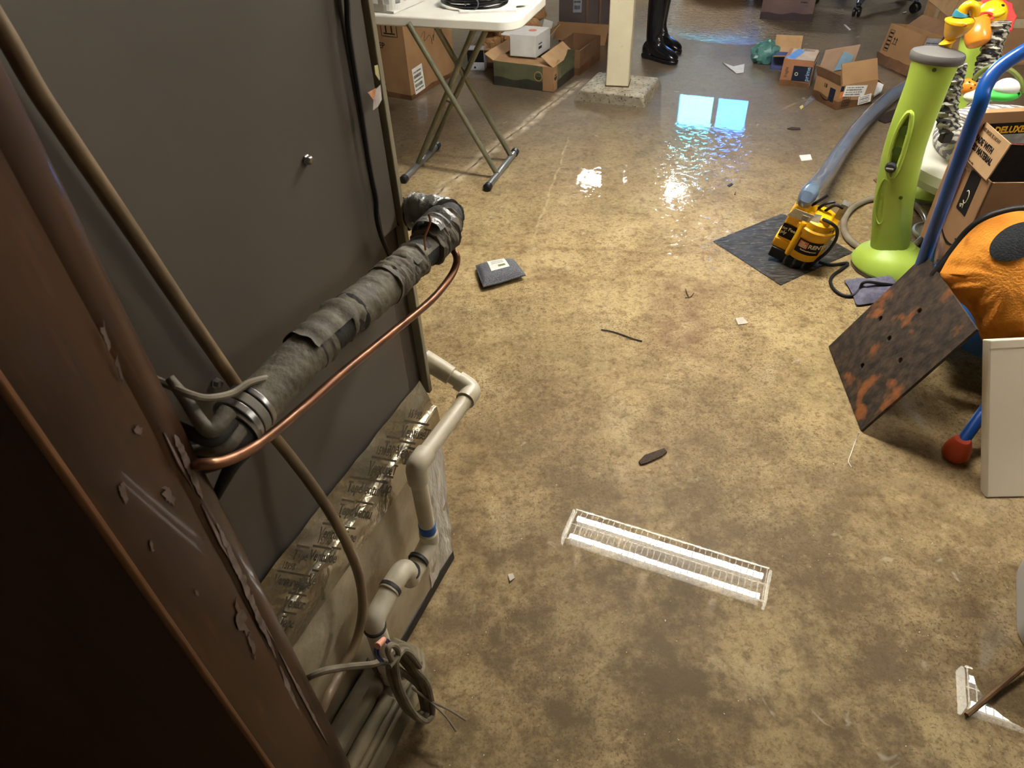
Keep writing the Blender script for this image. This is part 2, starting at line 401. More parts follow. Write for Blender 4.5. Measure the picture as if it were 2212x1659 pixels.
mb = MB(); mb.box((PAN - .002, .565, (fz + CEIL - .1) / 2 + .01), (.006, .600, CEIL - .1 - fz - .02), HOUSE); mb.build('front_panel', FURN, fur, bevel=.002)
mb = MB(); mb.box((PAN + .002, .925, (fz + CEIL - .1) / 2), (.018, .012, CEIL - .1 - fz), HOUSE); mb.build('corner_flange', FURN2, fur, bevel=.0015)
mb = MB(); mb.box((PAN + .002, .885, (fz + CEIL - .1) / 2 + .2), (.008, .05, CEIL - .1 - fz - .4), HOUSE); mb.build('side_strip', FURN, fur, bevel=.003)
for x, y in ((660, 345), (803, 970), (463, 826)):
    p = pp(x, y); M = frame(p, E2, EZ)
    mb = MB(); mb.lathe([(.0075, 0), (.0075, .003), (.006, .004), (.006, .009), (.0045, .0105)], M, 6); mb.build('screw', CHROME, fur)
mb = MB()
STK = [pm('sticker_yellow', (206, 200, 130), (190, 180, 150), 60, .7), pm('sticker_orange', (222, 140, 92), (232, 176, 140), 90, .7), pm('sticker_white', (214, 202, 196), (180, 172, 168), 70, .7)]
for pts, k in (([(808, 142), (815, 140), (820, 168), (819, 174), (810, 160)], 0), ([(794, 200), (812, 190), (808, 218), (803, 212)], 1), ([(810, 195), (821, 183), (824, 215), (816, 230), (805, 238), (806, 215)], 2)):
    mb.slab([pp(x, y, .019) for x, y in pts], .0008, k)
mb.build('torn_sticker', STK, fur, smooth=False)
# foil faced box under the furnace
FOIL = pm('foil_facing', (196, 184, 158), (164, 150, 124), 9, .42, metal=.25, bump=.5, bscale=16, c3=(140, 124, 96), s3=4, lo3=.5, hi3=.75)
FOILB = pm('foil_tape', (196, 188, 168), (166, 154, 130), 12, .26, metal=.85, bump=.5, bscale=28)
FOILS = pm('foil_glare', (232, 231, 226), (196, 195, 190), 26, .3, metal=.45, bump=.8, bscale=50, stretch=(1, 1, .35))  # paler copy of the facing, the lit end's glare put into colour
PRT = pm('tape_print_ink', (74, 66, 52), (90, 82, 66), 50, .6)
fb = thing('foil_plenum', 'foil faced insulated box with printed tape under the furnace', 'air plenum', ew(-.9, .55, 0))
def wob(p, s, a): return a * (mnoise.noise(p * s))
def foilface(u, v):
    s = .27 + (.862 - .27) * u + .03 * v * u; z = .035 + .47 * v
    q = ew(BOX, s, z)
    return q + E1 * (wob(q, 9, .003) + wob(q, 30, .0012))
mb = MB(); mb.grid(foilface, 60, 40, .01); mb.build('front_board', FOIL, fb)
mb = MB()
def farstrip(u, v):
    s = .752 + .112 * u + .03 * v; z = .035 + .40 * v
    q = ew(BOX + .002, s, z); return q + E1 * (wob(q, 14, .004) + wob(q, 40, .003))
mb.grid(farstrip, 16, 40, .002); mb.build('foil_glare_strip', FOILS, fb)  # far end of the same foil face, its glare painted as a strip
def ledge(u, v):                                           # rounded shoulder of tape between the panel and the board
    s = .27 + (.896 - .27) * u; t = v
    a = t * math.pi / 2
    if t < .45: q = ew(PAN + .006 + .018 * t / .45, s, fz + .055 - .045 * t / .45)
    else:
        a = (t - .45) / .55 * math.pi / 2
        q = ew(BOX - .016 + .018 * math.sin(a), s, .495 + .015 * math.cos(a) - .06 * max(0, (t - .8) / .2))
    return q + E1 * wob(q, 25, .0016) + EZ * wob(q, 18, .004)
mb = MB(); mb.grid(ledge, 60, 18, .001); mb.build('foil_tape', FOILB, fb)
mb = MB(); mb.box((-.955, .56, .26), (.70, .58, .44), HOUSE); mb.build('box_core', FOIL, fb, bevel=.01)
mb = MB(); mb.box((-.94, .57, .0175), (.70, .60, .035), HOUSE); mb.build('base_strip', BLACK, fb, bevel=.004)
prints = []; c_ = BOX + .0052
for x, y, body in ((864, 943, 'VentureT'), (826, 976, 'Tape'), (853, 987, 'Venti'), (870, 1003, 'ide'), (793, 1019, 'VentureT'), (775, 1066, 'VentureT'), (747, 1061, 'Tape'), (761, 1116, 'Ventu'), (728, 1110, 'Tape'), (686, 1160, 'VentureTape'), (665, 1209, 'Ventur'), (630, 1207, 'Tape'), (588, 1261, 'VentureTape'), (662, 1262, 'Ve'), (610, 1310, 'Ventur'), (600, 1352, 'Tape'), (704, 1214, 'ide'), (818, 1062, 'Tap')):
    O = onp(x, y, E1, c_); ux_ = onp(x + 65, y + 9, E1, c_) - O; s1 = ux_.length / 65
    M = frame(O, ux_, (onp(x + 9, y - 40, E1, c_) - O))
    prints.append(text(body, 15.5 * s1, M, PRT, None, 'tape_print', bold=.0004))
    if len(body) > 5: prints.append(text('1599B', 11 * s1, M @ Matrix.Translation((4 * s1, 18 * s1, 0)), PRT, None, 'tape_print', bold=.0001))
    w_ = min(1, len(body) / 11) * 72
    m2 = MB(); m2.box((w_ * .5 * s1, 14.5 * s1, 0), (w_ * s1, 2.2 * s1, .0006), M); prints.append(m2.build('tape_print', PRT, smooth=False))
adopt(join(prints), fb)
# insulated refrigerant line
SLEEVE = pm('black_foam', (48, 46, 44), (30, 29, 29), 30, .75, bump=.15, bscale=200)
WRAP = pm('dusty_wrap_tape', (112, 104, 88), (84, 78, 66), 14, .7, bump=.25, bscale=70, c3=(134, 128, 112), s3=34, lo3=.6, hi3=.74)
WRAP2 = pm('grey_duct_tape', (150, 150, 146), (96, 95, 92), 26, .34, metal=.35, bump=.5, bscale=60)
off = .105
main = [pp(x, y, off) for x, y in ((432, 1010), (470, 962), (560, 868), (640, 785), (730, 700), (830, 618), (900, 556), (948, 512))]
main[0] = main[0] - E1 * .05
m_end = main[-1]
sb = m_end.dot(E2) + .07
back = [onp(x, y, E2, sb) for x, y in ((962, 464), (900, 457), (850, 470), (800, 500))]
back[0] = back[0]
path = spline([main[0] - E1 * .05 - E2 * .02, main[0] - E1 * .025 - E2 * .01] + main + [m_end + E2 * .05 - E1 * .012 + EZ * .002] + back, 10)
R = .0265
li = thing('insulated_pipe', 'thick black foam insulated pipe wrapped in dusty grey tape along the furnace', 'pipe', main[3])
mb = MB(); mb.tube(path, R * .96, 20); mb.build('foam_sleeve', SLEEVE, li)
def sub(t0, t1):
    n = len(path) - 1; a, b_ = int(t0 * n), int(t1 * n); return path[a:b_ + 1]
def wrap(t0, t1, r0, r1, mat, seed, fold=.0022, nm='tape_wrap', tail=0):
    q = spline(sub(t0, t1), 3); rr = random.Random(seed); ph = [rr.uniform(0, 6) for _ in range(4)]
    def rad(i, t):
        return lambda a: (r0 + (r1 - r0) * t) + fold * .9 * mnoise.noise(V((math.cos(a) * 1.1, math.sin(a) * 1.1, t * 5 + seed))) + fold * .7 * mnoise.noise(V((math.cos(a + t * 3) * 3.2, math.sin(a + t * 3) * 3.2, t * 22 + seed))) + (.002 if t < .06 or t > .94 else 0)
    mb = MB(); mb.tube(q, rad, 28); mb.build(nm, mat, li)
wrap(.245, .40, R * 1.03, R * 1.07, WRAP, 1, .0012)
wrap(.385, .455, R * 1.02, R * 1.05, SLEEVE, 2, .0012)
wrap(.43, .52, R * 1.05, R * 1.10, WRAP, 3, .003)
wrap(.50, .565, R * 1.10, R * 1.04, WRAP, 4, .0042)
wrap(.60, .67, R * 1.1, R * 1.16, WRAP, 5, .0050)
wrap(.66, .70, R * 1.04, R * 1.08, WRAP, 6, .003)
wrap(.765, .87, R * 1.06, R * 1.14, WRAP2, 8, .0050)
wrap(.895, 1, R * 1.05, R * 1.1, SLEEVE, 9, .0035)
def patch(px, py, w, h, ang, mat, nm):                     # torn half-round tape cuffs lying on the sleeve
    c = pp(px, py, off); d = (main[5] - main[3]).normalized(); up = EZ - d * EZ.dot(d); up.normalize(); sd = d.cross(up)
    rr = random.Random(px)
    def fn(u, v):
        a = math.radians(ang) + (v - .5) * h; w2 = w * (1 + .25 * mnoise.noise(V((v * 4, px, 0))))
        r = R * 1.13 + .0015 * math.sin(u * 20 + px) + (.004 * (u - .8) / .2 if u > .8 else 0)
        return c + d * (u - .5) * w2 + up * math.cos(a) * r + sd * math.sin(a) * r
    mb = MB(); mb.grid(fn, 12, 16, .0008, 0); mb.build(nm, mat, li)
patch(905, 560, .09, 2.6, -20, WRAP, 'tape_cuff'); patch(700, 727, .085, 2.5, -15, WRAP, 'tape_cuff'); patch(940, 500, .05, 3.0, -30, WRAP2, 'tape_cuff')
q = [pp(x, y, off + .03) for x, y in ((926, 462), (929, 480), (922, 500), (917, 515), (919, 540))]
mb = MB(); mb.tube(spline(q), .0016, 6); mb.build('wire', pm('copper_wire', (196, 134, 104), (170, 110, 84), 30, .35, metal=.8), li)
# strap and cut ends at the near end
d0 = (main[2] - main[1]).normalized()
c0 = pp(530, 893, off); up0 = (EZ - d0 * EZ.dot(d0)).normalized(); sd0 = d0.cross(up0)
for k, (o0, w, mat) in enumerate(((-.012, .009, CHROME), (.0, .012, pm('cable_tie_grey', (128, 122, 110), (110, 104, 94), 20, .5)), (.012, .007, CHROME))):
    mb = MB(); mb.tube([c0 + d0 * (o0 - w / 2), c0 + d0 * (o0 + w / 2)], R * 1.2, 28); mb.build('strap', mat, li, bevel=.001)
for k, (px, py, dx, dy, dz) in enumerate(((478, 968, -.045, -.02, .0), (458, 950, -.03, -.01, .03), (452, 930, -.03, .01, .045), (505, 1000, -.02, -.012, -.055))):
    p = pp(px, py, off + .02); q = spline([p + d0 * .03, p, p + E1 * dx + E2 * dy + EZ * dz * .6, p + (E1 * dx + E2 * dy) * 1.6 + EZ * dz], 10)
    mb = MB(); mb.tube(q, lambda i, t: .010 - .005 * t, 14); mb.build('cut_foam_end', SLEEVE if k % 2 else WRAP, li)
# bare copper liquid line
COP = pm('dull_copper', (142, 98, 72), (112, 80, 62), 8, .38, metal=.75, c3=(84, 62, 50), s3=16, lo3=.52, hi3=.72)
q = [pp(388, 1003, .085), pp(436, 1003, .132), pp(492, 994, .142), pp(560, 958, .138)] + [pp(x, y, off + .02) for x, y in ((640, 893), (740, 805), (850, 716), (930, 650), (972, 600), (986, 568), (984, 548))] + [pp(970, 530, off - .01)]
cp = MB().tube(spline(q), .0062, 12).build('copper_pipe', COP); tag(cp, 'thin bare copper pipe running below the insulated pipe', 'pipe')
# cable tied above the bundle, control cable on the panel, tan hose
TAN = pm('tan_hose', (138, 116, 86), (110, 92, 70), 14, .5, coat=.2)
GREYC = pm('dusty_grey_cable', (126, 116, 96), (98, 89, 74), 30, .65, bump=.1, bscale=120)
q = [pp(330, 815, .01), pp(358, 829, .06)] + [pp(x, y, off + .005) for x, y in ((410, 852), (450, 860), (500, 850), (540, 826), (600, 812))]
tag(MB().tube(spline(q), .0042, 8).build('cable', GREYC), 'thin grey cable sagging above the strapped end of the insulated pipe', 'cable')
q = [pp(x, y, .014) for x, y in ((742, -40), (749, 0), (752, 60), (762, 130), (778, 230), (793, 330), (803, 385), (812, 430), (814, 470), (824, 510), (845, 560), (858, 600))]
tag(MB().tube(spline(q), .0042, 8).build('cable', BLACK), 'black control cable hanging down the furnace panel', 'cable')
q = [pp(x, y, .02) for x, y in ((-60, -40), (20, 90), (80, 195), (150, 300), (300, 522), (400, 672), (510, 832), (560, 905))] + [pp(610, 965, .03), pp(662, 1032, .055), pp(712, 1105, .075)] + [pp(x, y, .09) for x, y in ((752, 1180), (777, 1250), (783, 1320), (768, 1390), (735, 1455))] + [pp(x, y, .1) for x, y in ((706, 1510), (680, 1568), (650, 1640))]
tag(MB().tube(spline(q), .0085, 12).build('hose', TAN), 'tan drain hose running down across the furnace panel to the floor', 'hose')
# white plastic drain pipe with trap
PVC = pm('dusty_pvc', (214, 206, 186), (186, 174, 148), 10, .4, c3=(150, 136, 106), s3=14, lo3=.56, hi3=.8)
PVCS = pm('blue_primer', (20, 84, 168), (40, 100, 176), 40, .4)
po = .095
el = pp(1022, 842, po); sE = el.dot(E2)
p0 = onp(880, 752, E2, sE)
eA = pp(898, 1008, po); eB = pp(906, 1205, po)
eA2 = V((eA.x, eA.y, eA.z)); eB = V((eA.x, eA.y, eB.z))
tr = [pp(x, y, po - .005) for x, y in ((883, 1240), (868, 1272))]
drain = thing('drain_pipe', 'dusty white plastic drain pipe with trap beside the foil box', 'pipe', eB)
mb = MB(); mb.tube(arc_corner([p0, el, eA, eB], .03, 8), .0162, 18); mb.build('pipe', PVC, drain)
def elbow(a, b_, c_, ln=.026, r=.0208, nm='elbow'):
    u = (a - b_).normalized(); w = (c_ - b_).normalized()
    mb = MB(); mb.tube(arc_corner([b_ + u * ln * 1.5, b_, b_ + w * ln * 1.5], .024, 8), r, 18); mb.build(nm, PVC, drain, bevel=.0015)
elbow(p0, el, eA); elbow(el, eA, eB)
u = (p0 - el).normalized(); mb = MB(); mb.tube([el + u * .055, el + u * .125], .0208, 18); mb.build('coupling', PVC, drain, bevel=.002)
mb = MB(); mb.tube([el + u * .125, el + u * .1275], .0182, 18); mb.build('primer_ring', PVCS, drain); mb = MB(); mb.tube([eB + EZ * .035, eB + EZ * .056], .0178, 18); mb.build('primer_ring', PVCS, drain)
# trap: down, along, up, along, down
t1 = eB - EZ * .002; t2 = t1 - E2 * .085 - EZ * .012; t3 = t2 - E2 * .012 + EZ * .055; t4 = t3 - E2 * .118 - EZ * .010; t5 = V((t4.x, t4.y, .115))
mb = MB(); mb.tube(arc_corner([eB + EZ * .03, t1, t2, t2 + EZ * .02], .022, 8), .0200, 18); mb.build('trap_bend', PVC, drain)
mb = MB(); mb.tube(arc_corner([t2 - EZ * .004, t3, t3 - E2 * .06], .024, 8), .0206, 18); mb.build('trap_bend', PVC, drain)
mb = MB(); mb.tube(arc_corner([t3 - E2 * .03, t4, t5], .022, 8), .0196, 18); mb.build('trap_outlet', PVC, drain)
for p_, d_ in ((t3 - E2 * .052, E2), (t2 + EZ * .02, EZ), (t1 - E2 * .05, E2), (t4 - EZ * .02, EZ)):
    mb = MB(); mb.tube([p_ - d_ * .0035, p_ + d_ * .0035], .0220, 20); mb.build('joint_ring', pm('dark_joint', (60, 58, 60), (44, 42, 46), 40, .5), drain)
# condensate pump
PUMPG = pm('dusty_dark_plastic', (128, 116, 92), (98, 89, 70), 12, .65, bump=.06, bscale=90, c3=(158, 144, 114), s3=9, lo3=.5, hi3=.7)
px0, px1, ps0, ps1, ph = -.592, -.497, .245, .590, .10
cpmp = thing('condensate_pump', 'dusty dark plastic condensate pump on the floor by the foil box', 'pump', ew((px0 + px1) / 2, .42, 0))
mb = MB(); mb.prism([(px0, ps0), (px1, ps0), (px1, ps1 - .03), (px1 - .02, ps1), (px0, ps1)], .075, HOUSE); mb.build('tank', PUMPG, cpmp, bevel=.006)
mb = MB(); mb.prism([(px0 + .002, ps0), (px1 - .006, ps0), (px1 - .006, ps1 - .03), (px1 - .025, ps1 - .006), (px0 + .002, ps1 - .006)], .022, HOUSE @ Matrix.Translation((0, 0, .078))); mb.build('lid', PUMPG, cpmp, bevel=.006)
mb = MB(); mb.lathe([(.036, 0), (.036, .008), (.030, .014), (.0, .015)], HOUSE @ Matrix.Translation((px1 - .045, ps1 - .05, .10)), 28); mb.build('round_cap', PUMPG, cpmp)
mb = MB(); mb.prism([(px0 + .004, ps0 + .02), (px0 + .052, ps0 + .02), (px0 + .052, ps1 - .11), (px0 + .004, ps1 - .09)], .052, HOUSE @ Matrix.Translation((0, 0, .10))); mb.build('motor_cover', PUMPG, cpmp, bevel=.014, seg=3)
mb = MB()
for k in range(12): mb.box((px0 + .008 + .0038 * k, ps1 - .096 - .0015 * k, .156), (.0022, .006, .012), HOUSE)
mb.build('cooling_slots', PUMPG, cpmp)
mb = MB(); mb.tube([ew(px1 - .028, ps0 + .02, .108), ew(px1 - .028, ps1 - .13, .108)], .014, 16); mb.build('float_ridge', PUMPG, cpmp)
# pump cable coil
cc = pp(872, 1478, .155); cz = cc
def cpt(x, y, o=.155): return pp(x, y, o)
coil = []
for k in range(4):
    for j in range(14):
        a = 2 * math.pi * j / 14; jit = random.Random(k * 20 + j).uniform(-5, 5)
        x = 884 + (23 + 5 * (k % 2)) * math.cos(a) + .42 * 66 * math.sin(a) + k * 6 - 8 + jit * .4; y = 1482 + (64 + 4 * k) * math.sin(a) - 8 * math.cos(a) + jit
        coil.append(cpt(x, y, .15 + .010 * k + .004 * math.sin(a)))
cable = thing('power_cable', 'looped grey power cable tied in a knot over the condensate pump', 'cable', cc)
lead = [cpt(x, y, o) for x, y, o in ((640, 1490, .06), (655, 1470, .075), (690, 1452, .10), (740, 1442, .12), (800, 1436, .14), (838, 1432, .15))]
mb = MB(); mb.tube(spline(lead + coil, 4), .0060, 8); mb.build('coiled_cord', GREYC, cable)
kn = [cpt(x, y, .185) for x, y in ((846, 1425), (838, 1408), (843, 1394), (856, 1398), (860, 1414), (850, 1428), (840, 1440))]
mb = MB(); mb.tube(spline(kn), .0052, 8); mb.build('knot', GREYC, cable)
for e in ((1006, 1556), (986, 1580)):
    q = [cpt(890, 1486, .168), fl(925, 1512, .085), fl((925 + e[0]) / 2 + 6, (1512 + e[1]) / 2, .07), fl(e[0], e[1], .055)]
    mb = MB(); mb.tube(spline(q), .0022, 6); mb.build('stripped_wire', GREYC, cable)
bw = pm('blue_wire', (52, 58, 104), (44, 48, 90), 20, .5)
for k in (0, 6):
    q = [cpt(x + k, y, .16) for x, y in ((822, 1428), (812, 1415), (811, 1402), (818, 1388), (830, 1382), (838, 1390))]
    mb = MB(); mb.tube(spline(q), .0024, 6); mb.build('thin_wire', bw, cable)
a_, b_ = cpt(815, 1396, .17), cpt(830, 1380, .17)
mb = MB(); mb.tube([a_, a_.lerp(b_, .3), b_], lambda i, t: .0065 - .002 * t, 12); mb.build('wire_nut', pm('pink_wire_nut', (226, 164, 138), (214, 150, 124), 30, .5), cable, bevel=.001)
# brown painted post close to the camera
POSTM = pm('brown_gloss_paint', (66, 39, 24), (46, 27, 17), 5, .38, coat=.25, stretch=(6, 6, .7), c3=(84, 52, 30), s3=12, lo3=.6, hi3=.78)
WORN = pm('worn_bare_wood', (116, 78, 48), (94, 60, 36), 14, .5, stretch=(3, 3, .6))
SCUF = pm('old_white_paint', (128, 110, 102), (98, 82, 74), 40, .5)
bp = thing('wooden_post', 'brown painted wooden post standing close on the left with worn white patches', 'post', ew(-.53, .27, 0))
H2 = CEIL
mb = MB()
ring = [(-.512, .203), (-.511, .277), (-.5155, .288), (-.513, .297), (-.519, .318), (-.527, .325), (-.545, .325), (-.545, .203)]
mb.prism(ring, H2, HOUSE); mb.build('post_face', POSTM, bp, bevel=.003)
mb = MB(); mb.prism([(-.5135, .1985), (-.5105, .2015), (-.5115, .2065), (-.518, .2065), (-.518, .1985)], H2, HOUSE); mb.build('worn_edge', WORN, bp, bevel=.0012)
mb = MB(); mb.box((-.35, .0175, H2 / 2), (.70, .035, H2), HOUSE @ Matrix.Translation((-.512, .205, 0)) @ Matrix.Rotation(math.radians(24), 4, 'Z')); mb.build('side_board', pm('dark_brown_board', (68, 40, 30), (50, 29, 21), 6, .5, stretch=(5, 5, .8)), bp, bevel=.003)
mb = MB()
for x, y, w, h, sd in ((365, 1070, 24, 26, 1), (520, 1335, 22, 44, 2), (268, 1066, 16, 26, 3), (300, 930, 18, 14, 4), (258, 800, 8, 34, 5), (545, 1395, 10, 30, 6), (230, 730, 10, 40, 7), (328, 1180, 8, 14, 8), (425, 1280, 8, 8, 9)):
    c = onp(x, y, E1, -.5105); rr = random.Random(sd)
    P = [onp(x + (w * math.cos(a) * .6 + .3 * h * math.sin(a)) * rr.uniform(.35, 1.1), y + h * math.sin(a) * rr.uniform(.5, 1.15), E1, -.5098) for a in [2 * math.pi * k / 17 for k in range(17)]]
    mb = MB(); mb.slab(P, .0007); mb.build('paint_patch', SCUF, bp, smooth=False)
mb = MB()
for z0, z1, wd, ph_ in ((.28, .60, .006, 0), (.62, .78, .004, 2), (.80, .92, .006, 4), (.95, 1.03, .005, 1)):
    def fn(u, v, z0=z0, z1=z1, wd=wd, ph_=ph_):
        z = z0 + (z1 - z0) * u; w = wd * (.25 + .75 * math.sin(math.pi * u)) * (1 + .5 * mnoise.noise(V((z * 30, ph_, 0))))
        return ew(-.5127 - .002 * v, .2955 + (v - .5) * w, z)
    mb.grid(fn, 24, 2, .0012)
mb.build('scuff_and_highlight', SCUF, bp, smooth=False)  # worn streaks on the ridge, with its gloss highlight painted in

for k, P in enumerate((((383, 938), (402, 980), (424, 1028), (444, 1078)), ((474, 1128), (496, 1176), (524, 1238), (552, 1304), (580, 1366), (604, 1424)), ((610, 1436), (632, 1492), (654, 1552), (674, 1612), (690, 1664)))):
    P = [onp(x - 6, y, E1, -.5117) for x, y in P]; P = spline(P, 10); N_ = len(P)
    def strip(u, v, P=P, N_=N_, k=k):
        i = min(N_ - 1, int(u * (N_ - 1))); p = P[i]; e = math.sin(math.pi * min(1, max(0, u))) ** .5
        w = .0052 * e * (.55 + .9 * abs(mnoise.noise(V((u * 9 + k * 5, v * 3, .3)))) + .5 * mnoise.noise(V((u * 30, v * 2, k))))
        return p + E2 * (v - .5) * 2 * w
    mb = MB(); mb.grid(strip, N_ - 1, 4, .0006); mb.build('scuff_and_highlight', pm('worn_edge_highlight', (150, 134, 128), (104, 86, 78), 60, .5), bp, smooth=False)  # white wear along the ridge plus the paint's gloss highlight, both as colour
# ------------------------------------------------------------------ cartons
def carton(name, label, P, ang, sx, sy, h, mat=CARD, flaps=(), group=None, cat='cardboard box', tilt=None, th=.006, closed=False, inner=None, M=None, wet=0.0, wetm=None):
    """open or closed carton. P: its front left floor corner, ang: heading of its front edge; flaps: (side, degrees from closed, length)"""
    if M is None:
        M = Matrix.Translation(P) @ Matrix.Rotation(ang, 4, 'Z')
        if tilt: M = M @ tilt
    t = thing(name, label, cat, M.translation, group)
    mb = MB(); mats = [mat, inner or mat, CARDW]
    mb.box((sx / 2, sy / 2, th / 2), (sx, sy, th), M)
    for c, d in (((sx / 2, th / 2, h / 2), (sx, th, h)), ((sx / 2, sy - th / 2, h / 2), (sx, th, h)), ((th / 2, sy / 2, h / 2), (th, sy - 2 * th, h)), ((sx - th / 2, sy / 2, h / 2), (th, sy - 2 * th, h))): mb.box(c, d, M)
    if closed: mb.box((sx / 2, sy / 2, h + th / 2), (sx, sy, th), M)
    mb.build('box_body', mats[0], t, smooth=False)
    if wet:
        mb = MB(); e = .0012; n = 18
        for a, b_ in (((-e, -e), (sx + e, -e)), ((sx + e, -e), (sx + e, sy + e)), ((-e, sy + e), (-e, -e))):
            a, b_ = V((a[0], a[1], 0)), V((b_[0], b_[1], 0))
            for k in range(n):
                p, q = a.lerp(b_, k / n), a.lerp(b_, (k + 1) / n)
                hh = [wet * (1 + .35 * mnoise.noise(V((r.x * 9 + P.x, r.y * 9, 3)))) if False else wet * (1 + .3 * mnoise.noise(V((r.x * 9, r.y * 9, sx)))) for r in (p, q)]
                mb.add([M @ p, M @ q, M @ (q + EZ * hh[1]), M @ (p + EZ * hh[0])], [(0, 1, 2, 3)])
        mb.build('wet_edge', wetm or CARDW, t, smooth=False)
    for f in flaps:
        side, deg, ln = f[:3]; fm = f[3] if len(f) > 3 else mat
        a = math.radians(deg)
        W_ = sx if side in (0, 2) else sy
        if side == 0: O, u, inn = V((0, 0, h)), V((1, 0, 0)), V((0, 1, 0))
        if side == 2: O, u, inn = V((0, sy, h)), V((1, 0, 0)), V((0, -1, 0))
        if side == 3: O, u, inn = V((0, 0, h)), V((0, 1, 0)), V((1, 0, 0))
        if side == 1: O, u, inn = V((sx, 0, h)), V((0, 1, 0)), V((-1, 0, 0))
        d = inn * math.cos(a) + EZ * math.sin(a); g = .004
        A, B, C_, D = O + u * g, O + u * (W_ - g), O + u * (W_ - g) + d * ln, O + u * g + d * ln
        mb = MB(); n_ = u.cross(d).normalized()
        def fn(x, y):
            q = A.lerp(B, x).lerp(D.lerp(C_, x), y); return M @ (q + n_ * .006 * mnoise.noise(q * 6 + V((deg, side, 0))))
        mb.grid(fn, 8, 5, th * .8); mb.build('flap', fm, t, smooth=False)
    return t, M
def face(M, O, u, v):                                       # a drawing frame on a box face, in box coordinates
    R3 = M.to_3x3(); return frame(M @ V(O), R3 @ V(u), R3 @ V(v))
def sticker(parent, F, w, h, lines=4, mat=WPAPER, bars=True, nm='shipping_label', seed=1, ink=INK):
    mb = MB(); mb.box((w / 2, h / 2, .0008), (w, h, .0012), F, 0); r = random.Random(seed)
    if bars:
        y = h * .88
        for k in range(lines):
            hh = h * .5 / lines; x = w * .08
            if k % 2 == 0:
                while x < w * .86:
                    q = r.uniform(.02, .09) * w
                    mb.box((x + q / 2, y - hh / 2, .0016), (q, hh * .55, .0006), F, 1); x += q + w * .03
            else:
                while x < w * .8:
                    q = r.uniform(.008, .025) * w
                    mb.box((x + q / 2, y - hh / 2, .0016), (q, hh * 1.2, .0006), F, 1); x += q + w * r.uniform(.01, .025)
            y -= h * .86 / lines
    return mb.build(nm, [mat, ink], parent, smooth=False)
def arrows(parent, F, s, mat=INK, frame_=True):
    mb = MB(); t = .0005
    for x in (-.28 * s, .12 * s):
        mb.box((x + .08 * s, .3 * s, t), (.07 * s, .5 * s, .001), F)
        mb.prism([(x - .06 * s, .5 * s), (x + .22 * s, .5 * s), (x + .08 * s, .78 * s)], .001, F)
    mb.box((0, 0, t), (.8 * s, .06 * s, .001), F)
    if frame_:
        for c, d in (((0, -.15 * s), (1.1 * s, .025 * s)), ((0, .95 * s), (1.1 * s, .025 * s)), ((-.55 * s, .4 * s), (.025 * s, 1.1 * s)), ((.55 * s, .4 * s), (.025 * s, 1.1 * s))): mb.box((c[0], c[1], t), (d[0], d[1], .001), F)
    return mb.build('up_arrows', mat, parent, smooth=False)
def smile(parent, F, s, mat=INK):
    mb = MB(); n = 14; P = []
    for k in range(n + 1):
        t = k / n; x = s * t; y = -.22 * s * math.sin(math.pi * (t * .85 + .05)); w = .055 * s * (math.sin(math.pi * min(1, t * .9 + .12)) + .25)
        P.append((x, y, w))
    for a, b_ in zip(P[:-1], P[1:]): mb.prism([(a[0], a[1] - a[2] / 2), (b_[0], b_[1] - b_[2] / 2), (b_[0], b_[1] + b_[2] / 2), (a[0], a[1] + a[2] / 2)], .0008, F)
    e = P[-1]
    mb.prism([(e[0] - .14 * s, e[1] + .13 * s), (e[0] - .16 * s, e[1] + .08 * s), (e[0] + .06 * s, e[1] + .1 * s), (e[0] + .10 * s, e[1] + .14 * s)], .0008, F)
    mb.prism([(e[0] + .10 * s, e[1] + .14 * s), (e[0] + .05 * s, e[1] + .11 * s), (e[0] + .03 * s, e[1] - .13 * s), (e[0] + .07 * s, e[1] - .13 * s)], .0008, F)
    return mb.build('arrow_logo', mat, parent, smooth=False)
def hang(P, Q): d = Q - P; return math.atan2(d.y, d.x)
NAVY = pm('navy_print', (26, 34, 58), (20, 26, 46), 30, .6)
# ---------------- folding table with its things
TABW = pm('table_plastic', (228, 226, 216), (218, 216, 206), 8, .5, bump=.04, bscale=350)
TUBEG = pm('olive_grey_tube', (128, 128, 108), (108, 108, 90), 14, .35, metal=.4)
FOOTT = pm('grey_foot_tube', (148, 150, 150), (128, 130, 130), 14, .28, metal=.6)
TT = .735
ta = math.radians(-19.5)
TX = V((math.cos(ta), math.sin(ta), 0)); TY = V((-math.sin(ta), math.cos(ta), 0))
r0, r1, l0, l1 = fl(1053, 412), fl(1113, 335), fl(873, 395), fl(945, 320)
tcen = (r0 + r1 + l0 + l1) / 4
cor = fl(1130, 45, TT)
tc_ = cor - TX * .405 + TY * .235
tab = thing('folding_table', 'small white plastic folding table on crossed grey legs beyond the furnace', 'table', V((tc_.x, tc_.y, 0)))
M = frame(V((tc_.x, tc_.y, TT)), TX, TY)
def rrect(hx, hy, r, n=6, bow=0):
    P = []
    for cx, cy, a0 in ((hx - r, hy - r, 0), (-hx + r, hy - r, 90), (-hx + r, -hy + r, 180), (hx - r, -hy + r, 270)):
        for k in range(n + 1):
            a = math.radians(a0 + 90 * k / n); P.append((cx + r * math.cos(a), cy + r * math.sin(a)))
    return P
mb = MB(); mb.prism([(x, y - .0 + .012 * (1 - (x / .38) ** 2) * (1 if y > 0 else -1)) for x, y in [(p[0] - (.19 if p[0] < 0 else 0), p[1]) for p in rrect(.385, .25, .085, 8)]], .042, M @ Matrix.Translation((0, 0, -.042))); mb.build('table_top', TABW, tab, bevel=.007, seg=3)
hz = TT - .05
